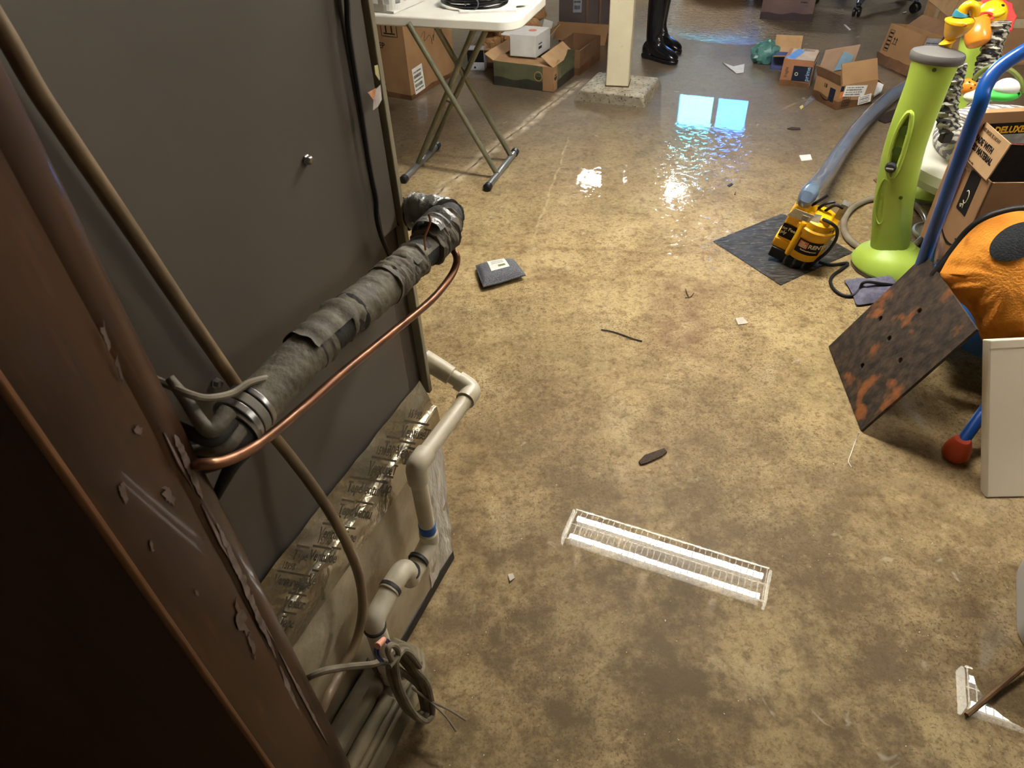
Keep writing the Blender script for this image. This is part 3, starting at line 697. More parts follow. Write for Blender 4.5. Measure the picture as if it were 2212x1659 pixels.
tops = [(fl(890, 64, hz), fl(1072, 381)), (fl(945, 63, hz), fl(1101, 343)), (fl(1022, 66, hz), fl(897, 368)), (fl(1049, 66, hz), fl(935, 332))]
tops[0] = (V((tops[0][0].x, tops[0][0].y, hz)), r0.lerp(r1, .33)); tops[1] = (tops[1][0], r0.lerp(r1, .84)); tops[2] = (tops[2][0], l0.lerp(l1, .40)); tops[3] = (tops[3][0], l0.lerp(l1, .78))
for a, b_ in tops:
    b_ = V((b_.x, b_.y, .022)); a2 = b_ + (a - b_) * 1.04
    mb = MB(); mb.tube([a2, b_], .0125, 14); mb.build('leg', TUBEG, tab)
CAPM = pm('ribbed_black_cap', (20, 20, 24), (30, 30, 36), 40, .4)
for a, b_ in ((r0, r1), (l0, l1)):
    a, b_ = a + EZ * .017, b_ + EZ * .017
    mb = MB(); mb.tube([a, b_], .0155, 14); mb.build('foot_bar', FOOTT, tab)
    for e, d in ((a, (a - b_).normalized()), (b_, (b_ - a).normalized())):
        mb = MB(); mb.tube([e - d * .022, e - d * .018, e + d * .006, e + d * .012], lambda i, t: (.0175, .0205, .0205, .014)[i], 16); mb.build('end_cap', CAPM, tab)
mid = (tops[1][0].lerp(tops[1][1], .47) + tops[0][0].lerp(tops[0][1], .47)) / 2
mb = MB(); mb.tube([tops[0][0].lerp(tops[0][1], .46), tops[2][0].lerp(tops[2][1], .46)], .005, 8); mb.build('pivot_bolt', CHROME, tab)
# laundry basket
LB = thing('laundry_basket', 'white slotted plastic laundry basket on the folding table', 'basket', M @ V((-.335, 0, 0)))
bM = M @ Matrix.Translation((-.335, .0, .0)) @ Matrix.Rotation(math.radians(-11), 4, 'Z')
BASK = pm('basket_plastic', (224, 222, 216), (214, 212, 206), 10, .35)
mb = MB(); hx, hy, hh = .20, .19, .26
mb.box((0, 0, .006), (2 * hx, 2 * hy, .008), bM)
def wallpt(t, z):                                          # walls flare outwards and have rounded corners
    q = rrect(hx + .04 * z / hh, hy + .04 * z / hh, .055, 6); n_ = len(q)
    ls = [math.dist(q[i], q[(i + 1) % n_]) for i in range(n_)]; d = (t % 1.0) * sum(ls); i = 0
    while d > ls[i]: d -= ls[i]; i += 1
    a, b_ = V((*q[i], z)), V((*q[(i + 1) % n_], z)); return bM @ a.lerp(b_, d / max(1e-9, ls[i]))
NS = 112
zs = [0.004, .034, .082, .098, .14, .155, .195, .21, .235, .245, .26]
for i in range(NS):
    for k in range(len(zs) - 1):
        if k in (1, 3, 5, 7) and i % 4 in (1, 2): continue
        a, b_, c_, d_ = wallpt(i / NS, zs[k]), wallpt((i + 1) / NS, zs[k]), wallpt((i + 1) / NS, zs[k + 1]), wallpt(i / NS, zs[k + 1])
        mb.slab([a, b_, c_, d_], .003)
mb.build('basket_body', BASK, LB, smooth=False)
mb = MB(); mb.tube([wallpt(k / 56, .262) for k in range(56)], .008, 8, closed=True); mb.build('rim', BASK, LB)
# coil of black cable on papers
pk = M @ V((.115, -.06, 0))
pa = thing('paper_stack', 'white papers lying under the black cable coil on the table', 'paper', pk)
pF = M @ Matrix.Translation((.185, -.02, .0005)) @ Matrix.Rotation(math.radians(16), 4, 'Z')
mb = MB(); mb.box((0, 0, .004), (.24, .26, .008), pF); mb.build('folder', WPAPER, pa, smooth=False)
mb = MB(); mb.box((.05, .05, .0095), (.21, .26, .002), pF @ Matrix.Rotation(.12, 4, 'Z')); mb.build('loose_sheet', WPAPER, pa, smooth=False)
co = thing('cable_coil', 'coil of black cable resting on the table beside the basket', 'cable', pk)
mb = MB(); P = []; rr = random.Random(3)
for k in range(9):
    for j in range(20):
        a = 2 * math.pi * j / 20; rx = .148 - .004 * (k % 4) + rr.uniform(-.004, .004); ry = .10 + .003 * (k % 3)
        P.append(M @ V((.125 + rx * math.cos(a), -.035 + ry * math.sin(a) + rr.uniform(-.003, .003), .016 + .0075 * (k // 2) + .004 * math.sin(a * 2 + k))))
mb.tube(spline(P, 3), .0044, 7); mb.build('coiled_cord', BLACKG, co)
mb = MB(); mb.tube([M @ V((.15 + .03 * math.cos(a), -.140, .034 + .026 * math.sin(a))) for a in [k * math.pi / 8 for k in range(16)]], .003, 6, closed=True); mb.build('twist_tie', pm('grey_tie', (90, 92, 98), (80, 82, 88), 20, .4), co)
# ---------------- boxes behind the table
b0 = fl(890, 217); br = fl(984, 160); ang = hang(b0, br)
bl = fl(829, 198)
u = (br - b0).normalized()
t, Mx = carton('cardboard_box', 'big brown closed carton with shipping labels standing behind the folding table', b0, ang, .52, .50, .56, CARD, closed=True, wet=.03)
F = face(Mx, (.05, -.0005, .03), (1, 0, 0), (0, 0, 1)); sticker(t, face(Mx, (.045, -.0005, .02), (1, 0, .06), (-.06, 0, 1)), .11, .15, 5, seed=4)
F = face(Mx, (-.0005, .5, 0), (0, -1, 0), (0, 0, 1))
arrows(t, face(Mx, (-.0005, .10, .37), (0, -1, 0), (0, 0, 1)), .10)
text('SS307EP', .045, face(Mx, (-.0005, .30, .285), (0, -1, 0), (0, 0, 1)), INK, t, bold=.0006)
text('X', .06, face(Mx, (-.0005, .22, .035), (0, -1, 0), (0, 0, 1)), INK, t, bold=.001)
sticker(t, face(Mx, (-.0005, .31, .11), (0, -1, 0), (0, 0, 1)), .105, .17, 4, seed=5)
mb = MB(); FF = face(Mx, (.16, -.0008, .23), (1, 0, 0), (0, 0, 1)); rr = random.Random(5)
P = [FF @ V((.02 * k + rr.uniform(-.02, .03), .06 + rr.uniform(-.05, .05), 0)) for k in range(14)]
mb.tube(spline(P, 4), .0012, 4); mb.build('marker_scrawl', INK, t)
# green printed produce tray
GREENP = pm('green_print', (98, 98, 72), (78, 80, 58), 9, .75, c3=(126, 112, 74), s3=14, lo3=.56, hi3=.74)
g0 = fl(1068, 183); g1 = fl(1195, 200); ang = hang(g0, g1)
gw = (g1 - g0).length
t, Mx = carton('produce_box', 'low green and brown open produce box under the small white carton', g0, ang, gw, .33, .145, GREENP, flaps=((0, 8, .11, CARDE), (3, 150, .07, CARDE), (1, 35, .10, CARDE)), inner=CARD, wet=.055, wetm=pm('wet_green', (58, 56, 46), (44, 42, 36), 9, .6))
mb = MB(); mb.box((gw - .035, -.0008, .075), (.07, .001, .142), Mx); mb.box((gw + .0008, .028, .075), (.001, .056, .142), Mx); mb.build('brown_corner', CARD, t, smooth=False)
for O, u_ in (((gw - .10, -.0016, .085), (1, 0, 0)), ((gw + .0018, .03, .085), (0, 1, 0))):
    Fq = face(Mx, O, u_, (0, 0, 1)); mb = MB()
    mb.tube([Fq @ V((.026 * math.cos(k * math.pi / 12), .026 * math.sin(k * math.pi / 12), 0)) for k in range(24)], .0018, 4, closed=True)
    mb.prism([(.022 * math.cos(math.pi + k * math.pi / 10), .022 * math.sin(math.pi + k * math.pi / 10)) for k in range(11)], .0008, Fq, 1); mb.box((0, .009, .0004), (.03, .006, .0008), Fq, 1)
    mb.build('round_seal', [CARDE, pm('seal_ink', (58, 60, 36), (50, 52, 32), 30, .8)], t)
mb = MB(); mb.prism([(.15, .14), (.33, .14), (.33, .16), (.22, .19), (.20, .165)], .005, face(Mx, (gw - .002, 0, 0), (0, 1, 0), (0, 0, 1))); mb.build('raised_side', GREENP, t, smooth=False)
# dark tray behind it
t2o = Mx @ V((.24, .345, 0)); t2o.z = 0
carton('produce_box', 'long dark brown open tray behind the green produce box', t2o, ang, .20, .36, .15, CARD2, wet=.05)
# white carton on top
SATIN = pm('white_carton', (226, 224, 220), (212, 210, 206), 12, .7)
wp = Mx @ V((.095, .05, .170))
wm = Matrix.Translation(wp) @ Matrix.Rotation(ang + math.radians(4), 4, 'Z') @ Matrix.Rotation(math.radians(-3), 4, 'X')
t, Mw = carton('small_carton', 'small white carton with an orange sticker sitting on the green produce box', wp, 0, .17, .25, .115, SATIN, flaps=((3, 175, .06, SATIN),), M=wm, closed=True, cat='carton')
mb = MB(); mb.lathe([(.026, 0), (.026, .001)], face(Mw, (.095, .14, .1216), (1, 0, 0), (0, 1, 0)), 24); mb.build('orange_sticker', pm('orange_dot', (222, 122, 84), (226, 132, 94), 40, .7), t)
sticker(t, face(Mw, (.1708, .035, .03), (0, 1, 0), (0, 0, 1)), .075, .05, 2, SATIN, seed=9, nm='barcode')
mb = MB(); mb.box((.0, .02, .05), (.002, .05, .10), Mw); mb.build('torn_side', CARD2, t, smooth=False)
# open carton full of kraft paper, with a flap
k0 = fl(1000, 158); kb = fl(1075, 135); ang2 = math.radians(-18)
t, Mk = carton('cardboard_box', 'open carton stuffed with crumpled kraft paper behind the small white carton', V((-.17, 4.96, 0)), ang2, .42, .42, .12, CARD, flaps=((0, 172, .07, CARDE), (1, 150, .12, CARDE)), wet=.04)
mb = MB(); rr = random.Random(11)
KR = pm('kraft_paper', (176, 134, 92), (146, 108, 72), 16, .85, bump=.5, bscale=45)
for k in range(22):
    c = Mk @ V((rr.uniform(.06, .37), rr.uniform(.06, .36), .15 + rr.uniform(-.03, .13))); r_ = rr.uniform(.045, .075)
    m2 = MB(); m2.ball(c, (r_, r_ * rr.uniform(.7, 1), r_ * rr.uniform(.6, .9)), n=14, k=9)
    for p in m2.v:
        d = (p - c); s_ = 1 + .32 * mnoise.noise(d * 28 + V((k, 0, 0))) + .25 * abs(mnoise.noise(d * 60 + V((0, k, 0)))); p.xyz = c + d * s_
    mb.add(m2.v, m2.f)
kp = mb.build('kraft_paper', KR, smooth=False); tag(kp, 'crumpled brown kraft paper filling the open carton under the table', 'packing paper'); kp['kind'] = 'stuff'
# small box with dark picture
s0 = fl(1011, 152); t, Ms = carton('small_carton', 'small blue-white carton with a dark picture beyond the table legs', s0, math.radians(-12), .115, .07, .13, pm('pale_print', (196, 202, 214), (184, 190, 204), 20, .6), closed=True, cat='carton')
mb = MB(); mb.box((.0575, -.001, .09), (.113, .001, .075), Ms); mb.lathe([(.007, 0), (.007, .001)], face(Ms, (.05, -.001, .02), (1, 0, 0), (0, 0, 1)), 12); mb.build('printed_picture', INK, t)
text('wireless', .016, face(Ms, (.062, -.0008, .015), (1, 0, 0), (0, 0, 1)), INK, t) if False else None
# black plastic bag
bgp = V((.22, 5.66, 0)); mb = MB(); mb.ball((0, 0, 0), (.16, .15, .34), n=36, k=24)
for p in mb.v:
    d = p.normalized(); p.xyz = p * (1 + .16 * mnoise.noise(d * 2.4) + .09 * abs(mnoise.noise(d * 6))) + V((0, 0, .31)); p.z = max(.002, p.z)
    p.xyz = p + bgp
bag = thing('trash_bag', 'dark plastic trash bag standing behind the corner of the folding table', 'trash bag', bgp)
mb.build('bag_body', pm('bin_bag', (16, 18, 26), (22, 26, 36), 10, .28, bump=.4, bscale=26), bag)
c = vert(1185, 50, bgp - V((0, .2, 0))); nF = frame(c - V((0, .01, 0)), (1, .2, -.35), (.2, .25, 1)); sticker(bag, nF @ Matrix.Translation((-.04, -.03, 0)), .07, .05, 2, bars=False, nm='paper_tag')
# tall carton with a hanging flap beside the post
c0 = fl(1207, 92); t, Mc = carton('cardboard_box', 'tall open carton with a big hanging flap between the trash bag and the white post', c0, math.radians(-12), .50, .40, .55, pm('shaded_card', (104, 92, 90), (84, 74, 74), 5, .85), flaps=((2, 100, .2),), wet=.06)
mb = MB(); A, B, C_, D = [vert(x, y, c0 - V((.02, .09, 0))) for x, y in ((1205, 46), (1317, 55), (1306, 100), (1194, 84))]
B = B + V((.0, .02, 0)); mb.slab([A, D, C_, B], .006, off=(B - A).cross(D - A).normalized()); mb.build('hanging_flap', CARD, t, smooth=False)
sticker(t, face(Mc, (.10, -.001, .2), (1, 0, 0), (0, 0, 1)), .06, .33, 8, pm('grey_label', (168, 172, 184), (150, 154, 166), 40, .7), seed=21)
for x in (.2, .29, .38):
    mb = MB(); mb.box((x, -.006, .33), (.012, .01, .42), Mc); mb.build('folded_edge', CARD2, t, smooth=False)
# ---------------- white post on its footing
CONC = pm('concrete', (190, 182, 164), (158, 148, 128), 12, .75, bump=.3, bscale=60, c3=(74, 66, 54), s3=70, lo3=.56, hi3=.68, coat=.35, coatr=.12)
PAINT = pm('cream_paint', (216, 208, 180), (206, 196, 166), 6, .6, bump=.05, bscale=90, c3=(150, 128, 84), s3=26, lo3=.66, hi3=.80)
FZ = .075
lo = [fl(1233, 215), fl(1395, 232), fl(1431, 180)]; lo.append(lo[0] + lo[2] - lo[1])
hi = [fl(1252, 194, FZ), fl(1389, 208, FZ), fl(1423, 168, FZ)]; hi.append(hi[0] + hi[2] - hi[1])
ft = thing('post_footing', 'stepped concrete footing under the white post', 'footing', (lo[0] + lo[2]) / 2)
mb = MB(); L_ = [p - EZ * .03 for p in lo]; mb.add(L_ + hi, [(3, 2, 1, 0), (4, 5, 6, 7)] + [(i, (i + 1) % 4, 4 + (i + 1) % 4, 4 + i) for i in range(4)])
o = mb.build('concrete_block', CONC, ft, bevel=.012, seg=3)
pA, pB, pC = fl(1308, 187, FZ), fl(1357, 189, FZ), fl(1370, 175, FZ)
ux = (pB - pA).normalized(); w = (pB - pA).length; uy = V((-ux.y, ux.x, 0))
PM = frame(pA, ux, uy)
po_ = thing('support_post', 'square cream painted support post on a concrete footing', 'post', V(pA))
mb = MB(); mb.box((w / 2, w / 2, (CEIL - FZ) / 2), (w, w, CEIL - FZ), PM); mb.build('shaft', PAINT, po_, bevel=.006)
mb = MB(); mb.box((w / 2, w / 2, .004), (w + .004, w + .004, .008), PM); mb.build('rusty_base', pm('rust_stain', (96, 74, 48), (70, 52, 34), 30, .8), po_, smooth=False)
# ------------------------------------------------------------------ person in rubber boots beside the post
RUB = pm('black_wellington_rubber', (14, 15, 20), (20, 21, 27), 8, .22, coat=.4)
def skin_body(name, joints, edges, mat, parent=None, sub=2, root=0):
    me = bpy.data.meshes.new(name); me.from_pydata([tuple(j[0]) for j in joints], edges, []); me.materials.append(mat)
    o = bpy.data.objects.new(name, me); COL.objects.link(o)
    o.modifiers.new('skin', 'SKIN').use_smooth_shade = True
    for i, j in enumerate(joints):
        r = j[1]; me.skin_vertices[0].data[i].radius = r if hasattr(r, '__len__') else (r, r)
        me.skin_vertices[0].data[i].use_root = (i == root)
    s = o.modifiers.new('smooth', 'SUBSURF'); s.levels = sub; s.render_levels = sub
    bpy.context.view_layer.update()
    m2 = bpy.data.meshes.new_from_object(o.evaluated_get(bpy.context.evaluated_depsgraph_get())); m2.name = name
    for p in m2.polygons: p.use_smooth = True
    o.modifiers.clear(); o.data = m2
    if parent: adopt(o, parent)
    return o
heel = fl(1387, 121); toe = fl(1456, 139); fd = (toe - heel).normalized(); sdv = V((fd.y, -fd.x, 0))   # sdv: the person's right
footA = heel + fd * .075                                   # ankle above the near (right) foot
toe2 = fl(1469, 118); footB = toe2 - fd * .215
pc = (footA + footB) / 2
per = thing('person', 'person in tall black rubber boots standing just behind the white post', 'person', V((pc.x, pc.y, 0)))
SKIN = pm('skin', (196, 146, 118), (186, 134, 108), 20, .5); DEN = pm('dark_trousers', (34, 40, 58), (26, 32, 48), 40, .8); JAC = pm('grey_jacket', (70, 74, 82), (58, 62, 70), 30, .85); HAIR = pm('dark_hair', (40, 28, 20), (28, 20, 14), 80, .6)
def Pp(f, s, z): return V((pc.x, pc.y, 0)) + fd * f + sdv * s + EZ * z
ka = footA + EZ * .50 + fd * .03; kb_ = footB + EZ * .50 + fd * .03
J = [(Pp(0, 0, .95), (.14, .11)), (Pp(0, 0, 1.10), (.135, .10)), (Pp(-.01, 0, 1.30), (.16, .11)), (Pp(-.01, 0, 1.44), (.12, .085)), (Pp(0, 0, 1.51), (.058, .058)), (Pp(.02, 0, 1.58), (.066, .074)), (Pp(.025, 0, 1.66), (.078, .092)), (Pp(.015, 0, 1.73), (.062, .072)),
     (Pp(0, .09, .90), (.088, .088)), (ka, (.06, .062)), (footA + EZ * .30, (.050, .05)), (footA + EZ * .08, (.036, .036)), (Pp(0, -.09, .90), (.088, .088)), (kb_, (.06, .062)), (footB + EZ * .30, (.05, .05)), (footB + EZ * .08, (.036, .036)),
     (Pp(-.01, .19, 1.42), (.055, .05)), (Pp(-.02, .24, 1.16), (.043, .043)), (Pp(.05, .25, .93), (.030, .032)), (Pp(.065, .25, .87), (.022, .036)), (Pp(-.01, -.19, 1.42), (.055, .05)), (Pp(-.02, -.24, 1.16), (.043, .043)), (Pp(.05, -.25, .93), (.030, .032)), (Pp(.065, -.25, .87), (.022, .036))]
Ed = [(0, 1), (1, 2), (2, 3), (3, 4), (4, 5), (5, 6), (6, 7), (0, 8), (8, 9), (9, 10), (10, 11), (0, 12), (12, 13), (13, 14), (14, 15), (3, 16), (16, 17), (17, 18), (18, 19), (3, 20), (20, 21), (21, 22), (22, 23)]
for base, s in ((19, 1), (23, -1)):
    for k, (df, ln) in enumerate(((-.03, .07), (-.01, .082), (.01, .078), (.028, .062))):
        a = len(J); J += [(Pp(.068 + df, .25 * s, .855), .009), (Pp(.075 + df, .246 * s, .84 - ln * .45), .0085), (Pp(.078 + df, .238 * s, .84 - ln), .0075)]; Ed += [(base, a), (a, a + 1), (a + 1, a + 2)]
    a = len(J); J += [(Pp(.105, .238 * s, .885), .011), (Pp(.118, .225 * s, .85), .009)]; Ed += [(base, a), (a, a + 1)]
skin_body('body', J, Ed, SKIN, per)
skin_body('trousers', [(Pp(0, 0, .98), (.155, .125)), (Pp(0, 0, .90), (.165, .13)), (Pp(0, .09, .84), (.10, .10)), (ka + EZ * .02, (.076, .078)), (footA + EZ * .34, (.068, .068)), (Pp(0, -.09, .84), (.10, .10)), (kb_ + EZ * .02, (.076, .078)), (footB + EZ * .34, (.068, .068))], [(0, 1), (1, 2), (2, 3), (3, 4), (1, 5), (5, 6), (6, 7)], DEN, per)
skin_body('jacket', [(Pp(0, 0, .93), (.16, .13)), (Pp(0, 0, 1.12), (.155, .12)), (Pp(-.01, 0, 1.32), (.18, .13)), (Pp(-.01, 0, 1.45), (.13, .10)), (Pp(-.01, .195, 1.43), (.072, .068)), (Pp(-.02, .245, 1.16), (.058, .058)), (Pp(.045, .25, .95), (.044, .046)), (Pp(-.01, -.195, 1.43), (.072, .068)), (Pp(-.02, -.245, 1.16), (.058, .058)), (Pp(.045, -.25, .95), (.044, .046))], [(0, 1), (1, 2), (2, 3), (3, 4), (4, 5), (5, 6), (3, 7), (7, 8), (8, 9)], JAC, per)
hf = frame(Pp(.02, 0, 1.665), fd, -sdv)
mb = MB(); mb.ball((0, 0, 0), (.1, .082, .115), n=24, k=16)
mb.v = [hf @ (V((p.x - .016, p.y, p.z + .02)) if p.x < .03 or p.z > .045 else V((min(p.x, .05) - .02, p.y * .98, p.z + .02))) for p in mb.v]; mb.build('hair', HAIR, per)
for s in (-1, 1):
    mb = MB(); mb.ball(hf @ V((.078, .032 * s, -.005)), .0125, 0, n=12, k=8); mb.ball(hf @ V((.088, .032 * s, -.005)), .006, 1, n=10, k=6); mb.build('eye', [WPAPER, INK], per)
    mb = MB(); mb.ball(hf @ V((-.005, .08 * s, -.015)), (.016, .008, .03), n=12, k=8, R=hf.to_3x3()); mb.build('ear', SKIN, per)
mb = MB(); mb.tube([hf @ V(q) for q in ((.082, 0, .005), (.098, 0, -.025), (.106, 0, -.042), (.088, 0, -.05))], lambda i, t: (.008, .011, .014, .008)[i], 10); mb.build('nose', SKIN, per, sub=1)
mb = MB(); mb.ball(hf @ V((.084, 0, -.072)), (.010, .026, .008), n=14, k=8, R=hf.to_3x3()); mb.build('lips', pm('lips', (168, 96, 86), (158, 88, 80), 20, .5), per)
def boot(foot, top, nm='rubber_boot'):
    up = (top - foot); up.normalize()
    rings = [(foot + up * .40, up, .068, .064), (foot + up * .385, up, .066, .062), (foot + up * .30, up, .062, .060), (foot + up * .20, up, .054, .052), (foot + up * .135 + fd * .004, (up + fd * -.25).normalized(), .056, .047),
             (foot + up * .095 + fd * .02, (up + fd * -.75).normalized(), .070, .044), (foot + EZ * .062 + fd * .055, (up * .5 - fd).normalized(), .058, .045), (foot + EZ * .052 + fd * .10, -fd, .046, .047), (foot + EZ * .046 + fd * .15, -fd, .039, .048), (foot + EZ * .040 + fd * .185, -fd, .031, .043), (foot + EZ * .034 + fd * .206, -fd, .020, .030), (foot + EZ * .032 + fd * .213, -fd, .006, .010)]
    mb = MB(); n = 22; vs = []; fs = []
    for c, ax, ra, rb in rings:
        ax = ax.normalized(); lat = sdv; fw = lat.cross(ax).normalized()
        for j in range(n): a = 2 * math.pi * j / n; vs.append(c + fw * math.cos(a) * ra + lat * math.sin(a) * rb)
    for i in range(len(rings) - 1):
        for j in range(n): k = (j + 1) % n; fs.append((i * n + j, i * n + k, (i + 1) * n + k, (i + 1) * n + j))
    fs.append(tuple((len(rings) - 1) * n + j for j in range(n)))
    for p in vs: p.z = max(p.z, .012)
    mb.add(vs, fs)
    b = mb.build(nm, RUB, per, sub=2)
    F = frame(V((foot.x, foot.y, .001)), fd, -sdv); mb = MB()
    out = [(-.062, -.03), (-.070, 0), (-.062, .03), (-.04, .038), (.02, .036), (.08, .043), (.14, .049), (.19, .042), (.214, .02), (.220, 0), (.214, -.02), (.19, -.042), (.14, -.049), (.08, -.043), (.02, -.036), (-.04, -.038)]
    mb.prism(out, .026, F); s_ = mb.build('sole', RUB, per, bevel=.006); adopt(s_, b)
    mb = MB(); mb.tube([foot + up * .392 + (fd * math.cos(a) * .07 + sdv * math.sin(a) * .066) for a in [2 * math.pi * k / 24 for k in range(24)]], .005, 8, closed=True); r_ = mb.build('cuff', RUB, per); adopt(r_, b)
    mb = MB(); mb.ball(foot + EZ * .052 - fd * .020, (.050, .041, .060), n=20, k=14, R=frame(V(), fd, -sdv).to_3x3()); adopt(mb.build('heel_counter', RUB), b)
boot(footA, ka); boot(footB, kb_)
# ------------------------------------------------------------------ things seen mostly as reflections at the far end
c_ = fl(1470, -2); carton('cardboard_box', 'brown carton at the back mirrored upside down in the water', V((1.62, 6.52, 0)), math.radians(-24), .50, .4, .50, CARD, closed=True)
c_ = V((2.16, 6.36, 0)); t, Md = carton('cardboard_box', 'dusky blue carton standing on the water at the top edge beyond the boots', c_, math.radians(-24), .46, .4, .46, pm('dusky_card', (62, 64, 96), (52, 54, 82), 8, .8), closed=True)
mb = MB(); mb.ball((0, 0, 0), (.10, .05, .17), n=20, k=14); pb = V((1.80, 6.36, .34))
for p in mb.v: p.xyz = p * (1 + .15 * mnoise.noise(p * 18)) + pb
wb_ = mb.build('plastic_bag', pm('milky_bag', (206, 206, 198), (190, 190, 184), 10, .4)); tag(wb_, 'milky white bag hanging on the brown carton at the back', 'plastic bag')
t, Mr = carton('small_carton', 'dull red and cream carton at the back mirrored beside the boots', V((1.22, 6.78, 0)), math.radians(-20), .34, .3, .30, pm('dull_red_card', (150, 74, 84), (132, 64, 74), 8, .8), closed=True, cat='carton')
mb = MB(); mb.box((.17, -.001, .055), (.34, .001, .09), Mr); mb.build('cream_band', pm('cream_print', (216, 208, 160), (160, 158, 100), 40, .7), t, smooth=False)
# large dusky carton and the office chair at the top edge
c0 = fl(1641, 41); c1 = fl(1752, 47); t, Mb = carton('cardboard_box', 'large purplish brown carton left of the office chair at the top edge', c0, hang(c0, c1), (c1 - c0).length, .4, .38, pm('dusky_brown_card', (124, 102, 98), (104, 84, 84), 6, .8), closed=True, wet=.05, wetm=pm('wet_dusky', (66, 54, 58), (54, 44, 50), 8, .6))
ww = (c1 - c0).length
sticker(t, face(Mb, (ww * .72, -.001, .10), (1, 0, 0), (0, 0, 1)), ww * .17, .25, 7, pm('brown_label', (112, 92, 90), (100, 82, 82), 30, .8), seed=31)
cb = fl(1848, 36); cb2 = fl(1922, 22)
oc = thing('office_chair', 'black office chair whose casters stand in the water at the top edge', 'office chair', V((cb.x + .05, cb.y + .32, 0)))
ctr = (cb + cb2) / 2 + V((.05, .26, 0))
SILV = pm('chair_base_metal', (150, 156, 176), (130, 136, 156), 10, .25, metal=.8)
for k in range(5):
    d = V((cb.x - ctr.x, cb.y - ctr.y, 0)); rad = d.length; d = Matrix.Rotation(2 * math.pi * k / 5, 3, 'Z') @ d.normalized()
    e = V((ctr.x, ctr.y, 0)) + d * rad
    mb = MB(); mb.tube([V((ctr.x, ctr.y, .11)), e + EZ * .095 - d * .01, e + EZ * .085], lambda i, t: .028 - .008 * t, 10); mb.build('base_arm', SILV, oc)
    mb = MB(); mb.tube([e + EZ * .10, e + EZ * .055], .008, 8); mb.build('caster_stem', SILV, oc)
    tv = V((-d.y, d.x, 0))
    for s in (-1, 1):
        mb = MB(); mb.tube([e + tv * s * .006 + EZ * .034, e + tv * s * .010 + EZ * .034, e + tv * s * .026 + EZ * .034, e + tv * s * .030 + EZ * .034], lambda i, t: (.026, .034, .034, .026)[i], 18); mb.build('caster_wheel', BLACKG, oc)
    mb = MB(); mb.ball(e + EZ * .056, (.032, .032, .022), n=14, k=8); mb.build('caster_hood', BLACKG, oc)
mb = MB(); mb.tube([V((ctr.x, ctr.y, .09)), V((ctr.x, ctr.y, .44))], .026, 14); mb.build('gas_column', BLACKG, oc)
SF = Matrix.Translation((ctr.x, ctr.y, .44)) @ Matrix.Rotation(.4, 4, 'Z')
FAB = pm('black_fabric', (22, 23, 30), (30, 31, 40), 60, .85)
mb = MB(); mb.prism(rrect(.25, .24, .08), .07, SF); mb.build('seat', FAB, oc, bevel=.02, seg=3)
mb = MB(); mb.prism(rrect(.22, .26, .1), .05, SF @ frame(V((0, .25, .42)), (1, 0, 0), (0, .15, 1))); mb.build('backrest', FAB, oc, bevel=.02, seg=3)
mb = MB(); mb.box((0, .27, .12), (.06, .02, .34), SF); mb.build('back_bar', BLACKG, oc)
# ------------------------------------------------------------------ fallen things on the floor
CH = pm('charcoal_weave', (122, 124, 130), (66, 68, 74), 420, .9, bump=.4, bscale=420, detail=1)
q = [fl(1046, 630), fl(1134, 604), fl(1108, 571), fl(1030, 585)]
cu = thing('charcoal_bag', 'small grey woven charcoal bag lying alone on the floor near the pipe', 'bag', sum(q, V()) / 4)
def bagp(u, v, s):
    p = q[0].lerp(q[1], u).lerp(q[3].lerp(q[2], u), v); e = (1 - (2 * u - 1) ** 4) * (1 - (2 * v - 1) ** 4)
    return p + EZ * (.022 + s * (.004 + .022 * e ** .6) + .003 * mnoise.noise(p * 14))
mb = MB(); mb.grid(lambda u, v: bagp(u, v, 1), 22, 18); mb.grid(lambda u, v: bagp(u, v, -.75) - EZ * .0, 22, 18); mb.build('pouch', CH, cu)
mb = MB(); mb.tube([bagp(u, v, 0) for u, v in [(k / 8, 0) for k in range(8)] + [(1, k / 8) for k in range(8)] + [(1 - k / 8, 1) for k in range(8)] + [(0, 1 - k / 8) for k in range(8)]], .0042, 6, closed=True); mb.build('seam', CH, cu)
def labp(u, v): return bagp(.27 + .46 * u, .36 + .56 * v, 1) + EZ * .0012
mb = MB(); mb.grid(labp, 8, 8, .0008); mb.build('paper_label', WPAPER, cu)
mb = MB(); mb.grid(lambda u, v: labp(.45 + .4 * u, .2 + .16 * v) + EZ * .0006, 4, 2, .0004); mb.build('label_stamp', pm('olive_stamp', (140, 140, 80), (90, 92, 60), 300, .8), cu)
for v0 in (.52, .64, .76):
    mb = MB(); mb.grid(lambda u, v: labp(.15 + .7 * u, v0 + .035 * v) + EZ * .0006, 4, 1, .0004); mb.build('label_line', pm('grey_print', (150, 148, 144), (130, 128, 124), 200, .8), cu)
mb = MB(); e_ = bagp(1, 0, 0); mb.tube([e_ + V((.004 * math.cos(a), 0, .004 + .004 * math.sin(a))) - V((.018, -.004, .012)) for a in [k * math.pi / 6 for k in range(12)]], .0016, 6, closed=True); mb.build('eyelet', CHROME, cu)
def scrap(pts, label, cat, mat, name, z=.004, th=.0012, curl=.004):
    P = [fl(x, y) for x, y in pts]; mb = MB(); c = sum(P, V()) / len(P)
    mb.add([p + EZ * (z + curl * abs(mnoise.noise(p * 23))) for p in P] + [p + EZ * (z * .2 + curl * abs(mnoise.noise(p * 23))) for p in P], [tuple(range(len(P))), tuple(range(2 * len(P) - 1, len(P) - 1, -1))] + [(i, len(P) + i, len(P) + (i + 1) % len(P), (i + 1) % len(P)) for i in range(len(P))])
    return tag(mb.build(name, mat, smooth=False), label, cat)
